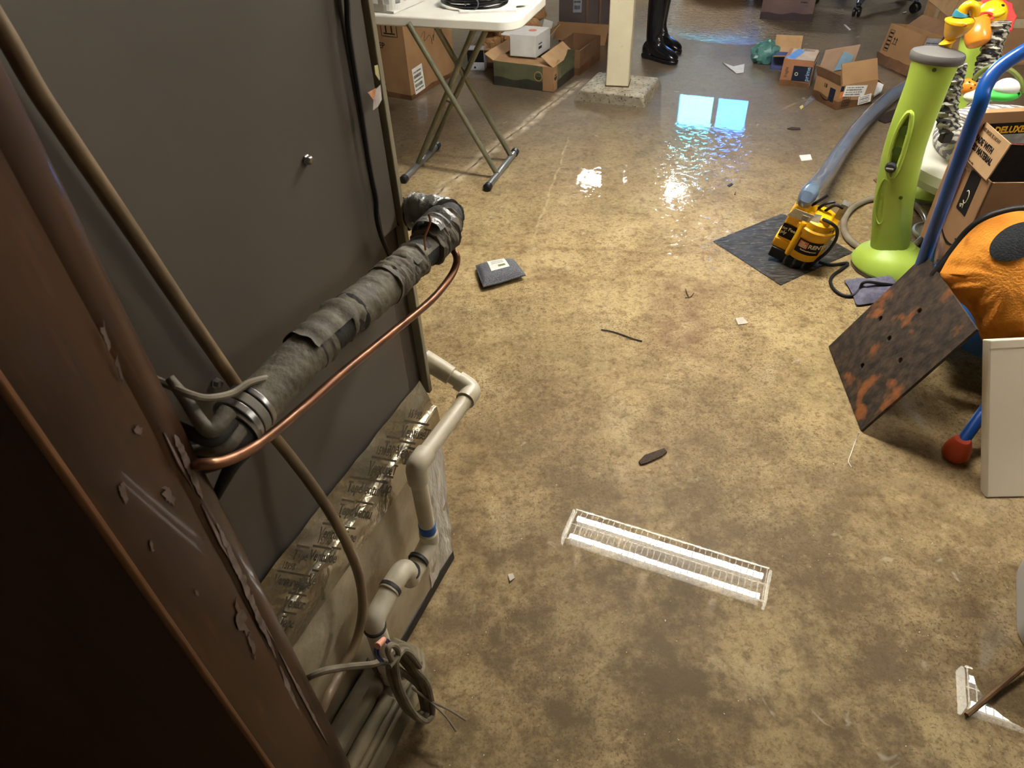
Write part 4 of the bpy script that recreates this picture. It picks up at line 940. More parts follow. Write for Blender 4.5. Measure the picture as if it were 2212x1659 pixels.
scrap([(1726, 337), (1750, 335), (1754, 347), (1731, 349)], 'small white paper square on the floor left of the blue hose', 'paper scrap', WPAPER, 'paper_scrap')
scrap([(1700, 279), (1709, 276), (1728, 277), (1729, 281), (1712, 282)], 'dark leaf-like scrap on the floor between the window reflection and hose', 'scrap', pm('dark_scrap', (54, 38, 28), (40, 28, 20), 40, .8), 'dark_scrap')
scrap([(1380, 999), (1392, 987), (1434, 972), (1440, 979), (1430, 988), (1396, 1003), (1384, 1006)], 'dark corrugated strip lying in the middle of the floor', 'scrap', pm('brown_strip', (70, 52, 36), (44, 32, 22), 260, .8, lo=.45, hi=.55, detail=1), 'corrugated_strip', .006)
scrap([(1561, 137), (1584, 145), (1608, 140), (1606, 158), (1590, 160)], 'torn white paper in the water right of the boots', 'paper scrap', pm('wet_paper', (206, 200, 190), (190, 184, 174), 40, .6), 'paper_scrap')
scrap([(1588, 690), (1604, 686), (1616, 700), (1594, 703)], 'pale wet flake near the middle right of the floor', 'scrap', pm('pale_flake', (196, 188, 172), (180, 172, 156), 30, .5), 'pale_flake', .003)
scrap([(1571, 402), (1580, 397), (1583, 400), (1575, 405)], 'tiny dark blue flake under the window reflection', 'scrap', NAVY, 'dark_flake')
scrap([(1586, 421), (1590, 414), (1588, 423)], 'tiny black flake left of the yellow pump', 'scrap', INK, 'dark_flake')
scrap([(1886, 390), (1902, 385), (1904, 393), (1893, 397)], 'rust coloured chip beside the lime leg', 'scrap', pm('rust_chip', (120, 76, 50), (96, 60, 40), 30, .7), 'rust_chip')
scrap([(1727, 232), (1733, 228), (1736, 233), (1730, 237)], 'small yellow chip below the clear plastic sheet', 'scrap', pm('yellow_chip', (220, 208, 140), (206, 190, 120), 30, .6), 'paper_chip')
scrap([(1596, 262), (1600, 240), (1603, 243), (1602, 262)], 'thin grey plastic shred above the right window reflection', 'scrap', pm('grey_shred', (150, 156, 176), (138, 144, 166), 20, .4), 'plastic_shred') if False else None
scrap([(1097, 1242), (1108, 1240), (1112, 1250), (1101, 1258)], 'pale chip on the floor right of the drain pipe', 'scrap', MATS['pale_flake'], 'pale_flake', .003)
TW = pm('dark_twig', (44, 32, 26), (34, 24, 20), 40, .8)
tag(MB().tube(spline([fl(x, y, .004) for x, y in ((1299, 712), (1322, 716), (1347, 724), (1366, 731), (1387, 737))]), .0022, 6).build('twig', TW), 'thin dark twig lying on the floor below the charcoal bag', 'twig')
sp = thing('twig', 'small forked sprig on the floor left of the black square', 'twig', fl(1485, 640))
for k, pts in enumerate((((1480, 643), (1492, 641), (1499, 633)), ((1487, 641), (1483, 632), (1481, 624)))):
    mb = MB(); mb.tube(spline([fl(x, y, .004) for x, y in pts]), .0016, 5); mb.build('sprig', TW, sp)
tag(MB().tube(spline([V((p.x, p.y, max(.003, p.z))) for p in (fl(1856, 934, .03), fl(1849, 950, .006), fl(1839, 978, .003), fl(1833, 996, .003), fl(1839, 1009, .003))]), .0013, 6).build('string', pm('white_string', (230, 226, 214), (220, 216, 204), 20, .6)), 'short white string on the floor below the rusty plate corner', 'string')
mb = MB(); mb.tube([fl(2230, 1425, .02), fl(2160, 1484, .012), fl(2088, 1545, .008)], .0055, 7)
tag(mb.build('stick', pm('stick_wood', (120, 88, 48), (92, 66, 36), 20, .7)), 'thin wooden stick lying across the light reflection in the lower right corner', 'stick')
# white plastic tub at the right edge
tb = [fl(2192, 1432), fl(2191, 1262)]
tu = thing('storage_tub', 'white plastic tub cut by the lower right edge of the photograph', 'tub', fl(2240, 1340))
ax = (tb[1] - tb[0]).normalized(); sx = V((ax.y, -ax.x, 0)); Lt = (tb[1] - tb[0]).length + .12
TM = frame(tb[0] + ax * (Lt / 2) + sx * .17, ax, -sx)
TUB = pm('tub_plastic', (206, 204, 204), (196, 194, 194), 8, .35)
mb = MB(); P = rrect(Lt / 2, .17, .10, 8); n_ = len(P); vs = []
for z, s in ((.004, .985), (.02, 1), (.20, 1.03)): vs += [TM @ V((x * s, y * s, z)) for x, y in P]
for z, s in ((.20, 1.0), (.02, .97)): vs += [TM @ V((x * s, y * s, z)) for x, y in P]
mb.add(vs, [tuple(range(n_ - 1, -1, -1)), tuple(range(4 * n_, 5 * n_))] + [(r * n_ + i, r * n_ + (i + 1) % n_, (r + 1) * n_ + (i + 1) % n_, (r + 1) * n_ + i) for r in range(4) for i in range(n_)]); mb.build('tub_body', TUB, tu)
mb = MB(); mb.tube([TM @ V((x * 1.035, y * 1.035, .2)) for x, y in P], .008, 8, closed=True); mb.build('rim', TUB, tu)
# ------------------------------------------------------------------ pump on its dark square, hoses and cords
qL, qB, qR = fl(1540, 522), fl(1686, 617), fl(1842, 546); qT = qL + qR - qB
PADM = pm('wet_dark_pad', (68, 63, 58), (36, 34, 32), 16, .45, bump=.8, bscale=30, coat=.5, coatr=.05, stretch=(1, 2.6, 1), c3=(120, 116, 104), s3=34, lo3=.56, hi3=.72)
def padp(u, v):
    p = qL.lerp(qB, u).lerp(qT.lerp(qR, u), v); e = min(u, 1 - u, v, 1 - v)
    return p + EZ * (.003 + (.003 * mnoise.noise(p * 22) if e > .02 else 0))
mb = MB(); mb.grid(padp, 40, 40); mb.grid(lambda u, v: V((padp(u, v).x, padp(u, v).y, .0005)), 1, 1)
tag(mb.build('floor_pad', PADM), 'dark wet square pad on the floor under the yellow pump', 'pad')
mb = MB(); P = [padp(.78, .16), padp(.84, .22), padp(.80, .30)]
pb = fl(1702, 566); ptop = vert(1766, 452, pb)
pz = (ptop - pb).normalized(); pf = (EYE - pb); pf = (pf - pz * pf.dot(pz)).normalized(); pr = pz.cross(pf) * -1
pr = pf.cross(pz) * -1
PF = Matrix((pr, -pf, pz)).transposed().to_4x4(); PF.translation = pb + EZ * .004    # x right, y away from the viewer, z along the pump
pump = thing('water_pump', 'yellow submersible rental pump with black cord standing tilted on the dark pad', 'pump', V((pb.x, pb.y, .004)))
PF = PF @ Matrix.Translation((0, .03, .0)) @ Matrix.Rotation(math.radians(8), 4, 'X') @ Matrix.Diagonal((1.16, 1.16, 1.16, 1))
def at(x, y, z): return PF @ Matrix.Translation((x, y, z))
mb = MB(); mb.lathe([(.058, .008), (.061, .02), (.061, .046), (.058, .05)], at(.018, 0, 0), 28); mb.box((-.035, -.01, .03), (.07, .08, .04), PF); mb.build('strainer_base', BLACKG, pump, bevel=.004)
for k in range(7):
    a = math.radians(180 + 30 * k); mb = MB(); x, y = .018 + .056 * math.cos(a), .056 * math.sin(a)
    mb.tube([PF @ V((x, y, .0)), PF @ V((x, y, .052))], .0075, 8); mb.build('bolt', pm('dirty_bolt', (70, 68, 64), (120, 114, 104), 60, .5, metal=.5), pump)
mb = MB(); mb.lathe([(.058, .048), (.062, .052), (.062, .150), (.0665, .153), (.0665, .168), (.060, .172), (.056, .192), (.040, .200), (.0, .201)], at(.022, 0, 0), 36); mb.build('motor_housing', YEL, pump)
mb = MB(); mb.box((-.045, -.004, .120), (.050, .070, .140), PF); mb.box((-.047, -.004, .066), (.058, .078, .036), PF); mb.prism([(-.070, .19), (-.022, .19), (-.028, .218), (-.060, .218)], .066, at(0, .031, 0) @ frame(V((0, 0, 0)), (1, 0, 0), (0, 0, 1))); mb.build('discharge_column', YEL, pump, bevel=.006, seg=3)
mb = MB(); mb.tube([PF @ V((-.014, -.050, .05)), PF @ V((-.014, -.050, .176)), PF @ V((-.014, -.050, .182))], lambda i, t: (.0115, .0115, .008)[i], 14); mb.build('side_rib', YEL, pump)
mb = MB(); mb.box((.028, -.012, .192), (.060, .060, .036), PF); mb.build('terminal_block', YEL, pump, bevel=.008, seg=3)
def curved(F, r, a0, a1, z0, z1, th, n=10):
    mb = MB()
    mb.grid(lambda u, v: F @ V((r * math.cos(math.radians(a0 + (a1 - a0) * u)), r * math.sin(math.radians(a0 + (a1 - a0) * u)), z0 + (z1 - z0) * v)), n, 2, -th); return mb
CY = at(.022, 0, 0)
curved(CY, .0628, 247, 322, .080, .132, .001).build('name_plate', INK, pump)
curved(CY, .0642, 252, 278, .103, .128, .0006).build('orange_logo', pm('orange_print', (226, 108, 66), (232, 130, 92), 60, .5), pump)
def ctext(s, size, a0, z, mat, nm, r=.0645, bold=.0004, up=1):
    o = text(s, size, Matrix.Identity(4), mat, None, nm, bold=bold)
    for v in o.data.vertices:
        a = math.radians(a0) + v.co.x / r; v.co = CY @ V(((r + v.co.z) * math.cos(a), (r + v.co.z) * math.sin(a), z + v.co.y))
    adopt(o, pump); return o
CRM = pm('cream_print_letters', (236, 228, 196), (230, 220, 186), 60, .6)
ctext('RENTAL', .0215, 280, .1085, CRM, 'printed_text', bold=.0007)
ctext('THE\nHOME\nDEPOT', .0072, 256, .1195, CRM, 'logo_text', r=.0652)
ctext('TheHomeDepot.com', .0062, 262, .0935, CRM, 'printed_text')
Fp = PF @ frame(V((-.0712, -.034, .090)), (0, 1, 0), (0, 0, 1))
Fl = PF @ frame(V((-.071, -.0402, .094)), (1, 0, 0), (0, 0, 1))
mb = MB(); mb.box((.0255, .0255, .0006), (.049, .053, .0012), Fl); mb.build('side_label', INK, pump, smooth=False)
text('ng Fee\nply', .0165, Fl @ Matrix.Translation((.003, .030, .0013)), CRM, pump, bold=.0005)
text('04', .020, PF @ frame(V((.062, -.040, .176)), (1, .35, -.05), (-.1, .5, .9)), INK, pump, 'marker_number')
mb = MB(); mb.slab([PF @ V(p) for p in ((-.072, -.072, .196), (-.002, -.064, .196), (.003, -.060, .224), (-.060, -.070, .228))], .0012); mb.slab([PF @ V(p) for p in ((.0, -.062, .204), (.024, -.06, .206), (.022, -.052, .232), (.0, -.056, .228))], .0012); tg = mb.build('paper_tag', pm('cream_tag', (226, 220, 196), (214, 206, 180), 60, .7), pump, smooth=False)
tF = frame(PF @ V((-.030, -.0712, .2015)), (PF.to_3x3() @ V((.070, .008, 0))), (PF.to_3x3() @ V((.006, .002, .028))))
sticker(pump, tF, .028, .020, 4, MATS['cream_tag'], nm='tag_print', seed=8)
STEEL = pm('dull_bracket', (168, 168, 162), (130, 130, 124), 40, .4, metal=.7)
mb = MB(); mb.box((.068, .012, .225), (.022, .004, .055), PF); mb.box((.068, .024, .252), (.022, .028, .004), PF); mb.build('lifting_bracket', STEEL, pump, smooth=False, bevel=.001)
q = [PF @ V(p) for p in ((.03, -.035, .208), (.055, -.045, .214), (.082, -.035, .196), (.096, -.02, .15), (.094, -.02, .10), (.080, -.03, .06), (.066, -.04, .02))]
mb = MB(); mb.tube(spline(q), .0062, 10); mb.build('power_cord', BLACK, pump)
for k in range(3):
    q = [PF @ V((-.02 + .022 * k, .01, .21)), PF @ V((-.01 + .026 * k, .0, .235 + .006 * k)), PF @ V((.006 + .03 * k, .01, .262 - .01 * k))]
    mb = MB(); mb.tube(spline(q), .0055, 8); mb.build('cord_end', BLACK, pump)
HOSE = pm('blue_grey_hose', (104, 120, 142), (90, 106, 128), 3, .2, coat=.6, bump=.03, bscale=60)
hp = [PF @ V((-.045, .0, .205)), PF @ V((-.045, .012, .245))] + [fl(x, y, z) for x, y, z in ((1782, 379, .17), (1816, 327, .10), (1855, 275, .062), (1897, 232, .042), (1942, 196, .04), (1985, 179, .04), (2040, 172, .04))]
tag(MB().tube(spline(hp), lambda i, t: .026 + .010 * min(1, t * 5), 22).build('discharge_hose', HOSE), 'wide shiny blue grey hose running from the yellow pump to the back boxes', 'hose')
GH = pm('clear_grey_hose', (150, 140, 122), (128, 118, 100), 10, .25, coat=.5)
L1c = fl(1912, 580)
gl = [fl(1912 + 90 * math.cos(a), 486 + 60 * math.sin(a), .014) for a in [2 * math.pi * k / 26 for k in range(26)]]
tag(MB().tube(spline(gl + [gl[0]]), .0135, 12).build('garden_hose', GH), 'loop of translucent grey garden hose on the floor around the front lime leg', 'hose')
q = [fl(x, y, z) for x, y, z in ((1768, 566, .012), (1795, 572, .008), (1830, 568, .008), (1822, 578, .008), (1800, 594, .007), (1794, 608, .007), (1802, 625, .007), (1822, 638, .007), (1842, 638, .010), (1857, 625, .022), (1863, 612, .045), (1876, 609, .05), (1905, 613, .045), (1950, 618, .03))]
MB().tube(spline(q), .0058, 10).build('trailing_cord', BLACK, pump)
CLO = pm('grey_cloth', (112, 110, 128), (92, 90, 108), 60, .9, bump=.3, bscale=200)
cq = [fl(1826, 610), fl(1846, 662), fl(1945, 650), fl(1935, 603)]
def clo(u, v):
    p = cq[0].lerp(cq[1], v).lerp(cq[3].lerp(cq[2], v), u); e = min(u, 1 - u, v, 1 - v) * 2
    return p + V((.012 * mnoise.noise(p * 9 + V((3, 0, 0))), .012 * mnoise.noise(p * 9), .006 + .034 * min(1, e * 2.6) * (.55 + .6 * abs(mnoise.noise(p * 15)))))
tag(MB().grid(clo, 34, 24, .004).build('cloth', CLO), 'crumpled grey cloth on the floor beside the lime foot', 'cloth')
# ------------------------------------------------------------------ baby activity jumper with lime legs
jm = thing('activity_jumper', 'baby activity jumper with tall lime green legs and zebra print covers', 'baby jumper', V((1.853, 2.44, 0)))
GREYP = pm('grey_cap', (110, 108, 106), (92, 90, 90), 8, .4); DKP = pm('dark_cap', (50, 50, 52), (42, 42, 44), 10, .4)
LIMED = pm('lime_recess', (112, 142, 22), (104, 132, 20), 8, .5)
ZEB = bpy.data.materials.new('zebra_fabric'); ZEB.use_nodes = True
_n = ZEB.node_tree; _w = _n.nodes.new('ShaderNodeTexWave'); _w.wave_profile = 'SAW'; _w.inputs['Scale'].default_value = 19; _w.inputs['Distortion'].default_value = 3.2; _w.inputs['Detail'].default_value = 1; _w.inputs['Detail Scale'].default_value = 3.5; _w.bands_direction = 'DIAGONAL'
_t = _n.nodes.new('ShaderNodeTexCoord'); _r = _n.nodes.new('ShaderNodeMapRange'); _r.inputs[1].default_value = .45; _r.inputs[2].default_value = .55
_x = _n.nodes.new('ShaderNodeMix'); _x.data_type = 'RGBA'; _x.inputs[6].default_value = lin((42, 40, 42)); _x.inputs[7].default_value = lin((160, 156, 142))
_n.links.new(_t.outputs['Object'], _w.inputs[0]); _n.links.new(_w.outputs[1], _r.inputs[0]); _n.links.new(_r.outputs[0], _x.inputs[0]); _n.links.new(_x.outputs[2], _n.nodes['Principled BSDF'].inputs['Base Color']); _n.nodes['Principled BSDF'].inputs['Roughness'].default_value = .8
ZEBL = ZEB.copy(); ZEBL.name = 'pale_zebra_fabric'
for nd in ZEBL.node_tree.nodes:
    if nd.type == 'MIX': nd.inputs[6].default_value = lin((128, 124, 132)); nd.inputs[7].default_value = lin((226, 222, 206))
    if nd.type == 'TEX_WAVE': nd.inputs['Scale'].default_value = 14
L1, L2 = fl(1912, 580), fl(2000, 418)
dv = L2 - L1; L3 = L1 + Matrix.Rotation(math.radians(-60), 3, 'Z') @ dv; JC = (L1 + L2 + L3) / 3; JC.z = 0
def leg_path(Lb, pts): return [vert(x, y, Lb) for x, y in pts]
def leg(Lb, path, front):
    path = spline(path, 5); n = 22; out = (Lb - JC).normalized()
    if front: out = V((EYE.x - Lb.x - .35, EYE.y - Lb.y, 0)).normalized()
    sd = V((-out.y, out.x, 0)); mb = MB(); vs = []; fs = []; N = len(path)
    for i, p in enumerate(path):
        t = i / (N - 1); w = .078 - .008 * math.sin(min(1, t * 1.6) * math.pi) ; w = .066 + (.008 * max(0, (t - .82) / .18)) - .002 * t
        if t < .06: w += .012 * (1 - t / .06)
        dq = (path[min(i + 1, N - 1)] - path[max(i - 1, 0)]).normalized(); s2 = (sd - dq * sd.dot(dq)).normalized(); o2 = s2.cross(dq)
        if o2.dot(out) < 0: o2 = -o2
        for j in range(n):
            a = 2 * math.pi * j / n; ca, sa = math.cos(a), math.sin(a)
            vs.append(p + s2 * w * math.copysign(abs(ca) ** .8, ca) + o2 * (.052 * math.copysign(abs(sa) ** .8, sa)))
    for i in range(N - 1):
        for j in range(n): k = (j + 1) % n; fs.append((i * n + j, i * n + k, (i + 1) * n + k, (i + 1) * n + j))
    fs += [tuple(range(n)), tuple((N - 1) * n + j for j in range(n))]
    mb.add(vs, fs); lg = mb.build('leg', LIME, jm)
    def subp(o): return adopt(o, lg)
    F = frame(Lb + V((.012, -.005, .012)), sd if sd.cross(out).z > 0 else -sd, out)
    mb = MB(); mb.lathe([(.138, 0), (.145, .012), (.143, .022), (.128, .050), (.100, .072), (.078, .084), (.06, .10), (.0, .1)], F, 36, sx=1, sy=.86); subp(mb.build('foot', LIME, None))
    mb = MB(); mb.lathe([(.135, -.011), (.140, -.009), (.140, .001), (.13, .002)], F, 36, sx=1, sy=.86); subp(mb.build('rubber_sole', GREYP, None))
    tp = path[-1]; dq = (path[-1] - path[-3]).normalized(); s2 = (sd - dq * sd.dot(dq)).normalized(); CF = frame(tp, s2, dq.cross(s2))
    mb = MB(); mb.lathe([(1.0, -.016), (1.03, -.012), (1.03, .004), (.98, .011), (.8, .016), (.4, .020), (0, .021)], CF @ Matrix.Diagonal((.0785, .055, 1, 1)), 30); subp(mb.build('top_cap', GREYP, None))
    if front:
        def on_leg(t, a, h):                              # a point on the outer face of the leg
            i = min(N - 2, int(t * (N - 1))); p = path[i].lerp(path[i + 1], t * (N - 1) - i); dq = (path[i + 1] - path[i]).normalized(); s2 = (sd - dq * sd.dot(dq)).normalized(); o2 = s2.cross(dq)
            if o2.dot(out) < 0: o2 = -o2
            return p + s2 * a + o2 * h, s2, dq, o2
        sg = 1 if (on_leg(.5, .03, 0)[0] - on_leg(.5, 0, 0)[0]).dot(_right) > 0 else -1
        sl = []
        for t, w in ((.68, .026), (.705, .030)): pass
        rim = []
        for k in range(28):
            a = 2 * math.pi * k / 28; rim.append(on_leg(.615 + .105 * math.sin(a), sg * (-.012 + .021 * math.cos(a)), .0525)[0])
        mb = MB(); mb.tube(rim, .0085, 8, closed=True); subp(mb.build('slot_rim', LIME, None))
        mb = MB(); mb.add(rim + [p - on_leg(.6, 0, 0)[3] * .003 for p in rim], [tuple(range(28)), tuple(range(55, 27, -1))]); subp(mb.build('slot', LIMED, None))
        for t in (.665, .60):
            mb = MB(); p, s2, dq, o2 = on_leg(t, sg * -.010, .0515); mb.tube([p, p + o2 * .006], .016, 16); subp(mb.build('keyhole', pm('keyhole_green', (74, 98, 16), (66, 88, 14), 10, .5), None))
        p, s2, dq, o2 = on_leg(.545, sg * -.018, .05); mb = MB(); mb.tube([p, p + o2 * .012, p + o2 * .02, p + o2 * .022], lambda i, t: (.019, .019, .015, .006)[i], 18); subp(mb.build('knob', DKP, None))
        mb = MB(); p2 = p + o2 * .0235; mb.tube([p2 - s2 * .012, p2 + s2 * .012], .003, 8); subp(mb.build('knob_grip', CHROME, None))
        for t, a in ((.93, .012), (.44, .03), (.19, .02)):
            p, s2, dq, o2 = on_leg(t, sg * a, .049); mb = MB(); mb.tube([p, p + o2 * .0035], .0065, 12); subp(mb.build('screw_hole', MATS['keyhole_green'], None))
        p, s2, dq, o2 = on_leg(.33, sg * -.04, .052)
        mb = MB(); ov = [on_leg(.415 + .085 * math.sin(a), sg * (-.030 + .020 * math.cos(a)), .048)[0] for a in [2 * math.pi * k / 24 for k in range(24)]]; mb.tube(ov, .0035, 6, closed=True); subp(mb.build('brand_oval', LIME, None))
        A = on_leg(.37, sg * -.024, .0505); tx = text('EXERSAUCER', .018, frame(A[0], A[2], A[3].cross(A[2])), LIME, None, 'raised_lettering'); subp(tx)
    return path
P1 = leg(L1, leg_path(L1, ((1912, 560), (1922, 530), (1931, 435), (1955, 315), (2002, 185), (2025, 120))), True)
P2 = leg(L2, leg_path(L2, ((2003, 405), (2030, 340), (2062, 255), (2098, 150), (2124, 66))), False)
top3 = L3 + EZ * .70 + (JC - L3).normalized() * .03
P3 = leg(L3, [L3 + EZ * .05, L3 + EZ * .3, top3], False)
mb = MB(); p = vert(2021, 331, L2 - V((.06, .06, 0))); nn = V((EYE.x - p.x, EYE.y - p.y, 0)).normalized(); F = frame(p + nn * .01, EZ.cross(nn), EZ); mb.prism(rrect(.022, .028, .008), .012, F); mb.build('latch', INK, jm, bevel=.002)
TRAY = pm('tray_plastic', (214, 212, 196), (206, 204, 188), 6, .35)
tz = .335
TC = V((JC.x + .02, JC.y, tz))
def ringlathe(r0, r1, z0, z1, M, n=48):
    mb = MB(); vs = []; fs = []; pr = [(r0, z0), (r1, z0), (r1 + .012, (z0 + z1) / 2), (r1, z1), (r1 - .015, z1 + .006), (r0 + .015, z1 + .006), (r0, z1)]; L_ = len(pr)
    for r, z in pr: vs += [M @ V((r * math.cos(2 * math.pi * j / n), r * math.sin(2 * math.pi * j / n), z)) for j in range(n)]
    for i in range(L_):
        for j in range(n): k = (j + 1) % n; i2 = (i + 1) % L_; fs.append((i * n + j, i * n + k, i2 * n + k, i2 * n + j))
    mb.add(vs, fs); return mb
ringlathe(.19, .375, -.03, .03, Matrix.Translation(TC)).build('tray', TRAY, jm)
mb = MB(); c = TC + V((0, 0, .075)); mb.tube([c + V((math.cos(a) * .20, math.sin(a) * .20, 0)) for a in [2 * math.pi * k / 40 for k in range(40)]], .062, 18, closed=True); mb.build('seat_pad', ZEBL, jm)
mb = MB(); mb.lathe([(.19, -.0), (.17, -.10), (.10, -.17), (.0, -.18)], Matrix.Translation(TC), 28); mb.build('seat_sling', ZEBL, jm)
def ruffle(path, r, nm, mat=ZEB):
    p = spline(path, 14); mb = MB(); mb.tube(p, lambda i, t: (lambda a: r * (1 + .30 * mnoise.noise(V((math.cos(a) * 1.1, math.sin(a) * 1.1, i * .42))) + .06 * math.sin(i * .9 + 2.5 * math.sin(a)))), 20); mb.build(nm, mat, jm)
PA = JC + (L2 - JC) * .62; ruffle([vert(x, y, PA) for x, y in ((2158, 48), (2150, 84), (2139, 118), (2130, 152), (2122, 196), (2112, 240))], .037, 'spring_cover')
PB = JC + (L1 - JC) * .55; ruffle([vert(x, y, PB) for x, y in ((2062, 140), (2060, 172), (2050, 205), (2045, 240), (2050, 280))], .034, 'spring_cover')
mb = MB(); p = vert(2043, 296, PB); mb.box(p, (.035, .03, .035)); mb.build('strap_clip', BLACKG, jm, bevel=.003)
mb = MB(); p0 = fl(2075, 300, tz + .035); mb.prism(rrect(.055, .02, .012), .012, frame(p0, (1, .2, 0), (-.2, 1, 0))); mb.build('blue_tray_toy', pm('sky_blue_plastic', (92, 196, 226), (84, 186, 218), 10, .35), jm, bevel=.003)
# toys on top of the legs
TY_Y = pm('toy_yellow', (246, 190, 30), (240, 178, 24), 8, .3, coat=.4); TY_O = pm('toy_orange', (226, 140, 40), (214, 128, 34), 8, .35, coat=.3); TY_R = pm('toy_red', (212, 62, 60), (200, 54, 54), 8, .4); TY_T = pm('toy_teal', (58, 132, 150), (50, 120, 140), 8, .35)
t1 = P1[-1]; B1q = t1 + V((.03, .02, 0))
def vt(x, y): return vert(x, y, B1q)
def pear(t):
    K_ = ((0, .012), (.2, .022), (.45, .036), (.65, .043), (.8, .042), (.92, .034), (1, .020))
    for (a, ra), (b_, rb) in zip(K_[:-1], K_[1:]):
        if t <= b_: return ra + (rb - ra) * (t - a) / (b_ - a)
    return .02
mb = MB(); mb.tube([vt(2046, 112), vt(2047, 104), vt(2048, 96), vt(2047, 91), vt(2048, 86), vt(2050, 80)], lambda i, t: (.017, .010, .013, .024, .012, .010)[i], 18); mb.build('spinner_base', TY_Y, jm)
mb = MB(); mb.tube(spline([vt(2050, 84), vt(2054, 76), vt(2062, 64), vt(2070, 52), vt(2074, 43), vt(2076, 36)], 5), lambda i, t: pear(t), 22); mb.build('spinner_body', TY_Y, jm)
mb = MB(); mb.tube([vt(2075, 34), vt(2077, 28), vt(2079, 25)], lambda i, t: .024 - .002 * i, 20); mb.build('spinner_band', TY_T, jm)
mb = MB(); mb.tube(spline([vt(2079, 27), vt(2084, 18), vt(2094, 11), vt(2104, 14), vt(2108, 24), vt(2107, 36)]), lambda i, t: .017 - .006 * t, 14); mb.build('spinner_hook', TY_Y, jm)
mb = MB(); mb.ball(vt(2078, 46) + V((-.01, -.04, .0)), .006, n=12, k=8); mb.build('peg_hole', TY_O, jm)
t2 = P2[-1]; B2q = V((t2.x - .03, t2.y - .06, 0))
def vu(x, y, d=0): return vert(x, y, B2q) + V((EYE.x - B2q.x, EYE.y - B2q.y, 0)).normalized() * d
vf = frame(vu(2140, 38), _right, _up)
mb = MB(); rim = [((.078 + .006 * math.cos(k * 2 * math.pi / 3)) * math.cos(2 * math.pi * k / 27), (.078 + .006 * math.cos(k * 2 * math.pi / 3)) * math.sin(2 * math.pi * k / 27)) for k in range(27)]; mb.prism(rim, .024, vf @ Matrix.Translation((.028, .010, -.035))); mb.build('toy_mane', TY_R, jm, bevel=.006)
mb = MB(); mb.ball(vf @ V((-.006, .0, .01)), .054, n=26, k=16); mb.build('toy_head', TY_Y, jm)
for s, x, y in ((1, -.042, .040), (1, .030, .052)):
    mb = MB(); mb.ball(vf @ V((x, y, -.004)), (.022, .022, .012), n=16, k=10, R=vf.to_3x3()); mb.build('toy_ear', TY_O, jm)
mb = MB(); mb.tube(spline([vf @ V((-.052, -.026, .035)), vf @ V((-.066, -.05, .035)), vf @ V((-.070, -.085, .032)), vf @ V((-.068, -.112, .03)), vf @ V((-.066, -.124, .03))], 5), lambda i, t: .024 + .020 * math.sin(math.pi * min(1, t * .95 + .05)) - .016 * max(0, t - .8) / .2, 20); mb.build('toy_muzzle', TY_O, jm, sub=1)
mb = MB(); mb.tube([vf @ V((-.055 + .026 * math.cos(a), -.026 + .014 * math.sin(a), .056)) for a in [2 * math.pi * k / 18 for k in range(18)]], .0045, 8, closed=True); mb.build('toy_lips', TY_R, jm)
mb = MB(); mb.ball(vf @ V((-.010, -.018, .060)), (.024, .011, .012), n=16, k=10, R=vf.to_3x3() @ Matrix.Rotation(.35, 3, 'Z')); mb.build('toy_cheek', TY_Y, jm)
mb = MB(); mb.ball(vf @ V((.002, .012, .060)), (.008, .006, .004), n=12, k=8, R=vf.to_3x3()); mb.build('toy_eye', INK, jm)
mb = MB(); mb.tube([vf @ V((.078, -.02, -.03)), vf @ V((.085, .02, -.03)), vf @ V((.075, .05, -.03))], .012, 10); mb.build('blue_strap', BLUET, jm)
STG = pm('stalk_green', (110, 120, 60), (96, 106, 50), 10, .4)
B3q = V((JC.x - .02, JC.y - .05, 0))
def vw(x, y): return vert(x, y, B3q)
mb = MB(); mb.tube(spline([vw(2088, 212), vw(2096, 190), vw(2108, 166), vw(2130, 148), vw(2154, 143), vw(2180, 150), vw(2202, 170), vw(2212, 200)]), .0085, 10); mb.build('toy_stalk', STG, jm)
mb = MB(); mb.ball(vw(2090, 188), .029, n=22, k=14); mb.build('tiger_ball', TY_O, jm)
mb = MB()
for dx, dy in ((-.010, .006), (.008, -.004), (-.004, -.014), (.016, .010), (.002, .016)): mb.ball(vw(2090, 188) + _right * dx + _up * dy - _FW * .0255, (.0035, .0035, .003), n=8, k=6)
mb.build('ball_spots', INK, jm)
mb = MB(); mb.ball(vw(2178, 188), (.05, .032, .030), n=22, k=14); mb.build('toy_bird', WHITE, jm)
mb = MB(); mb.ball(vw(2166, 203), (.062, .04, .022), n=22, k=14); mb.build('green_leaf_pad', pm('leaf_green', (74, 206, 84), (64, 194, 74), 10, .6), jm)
mb = MB(); mb.ball(vw(2118, 208), (.060, .03, .024), n=20, k=12); mb.build('toy_wing', pm('pale_yellow_print', (226, 228, 196), (210, 214, 176), 60, .6), jm)
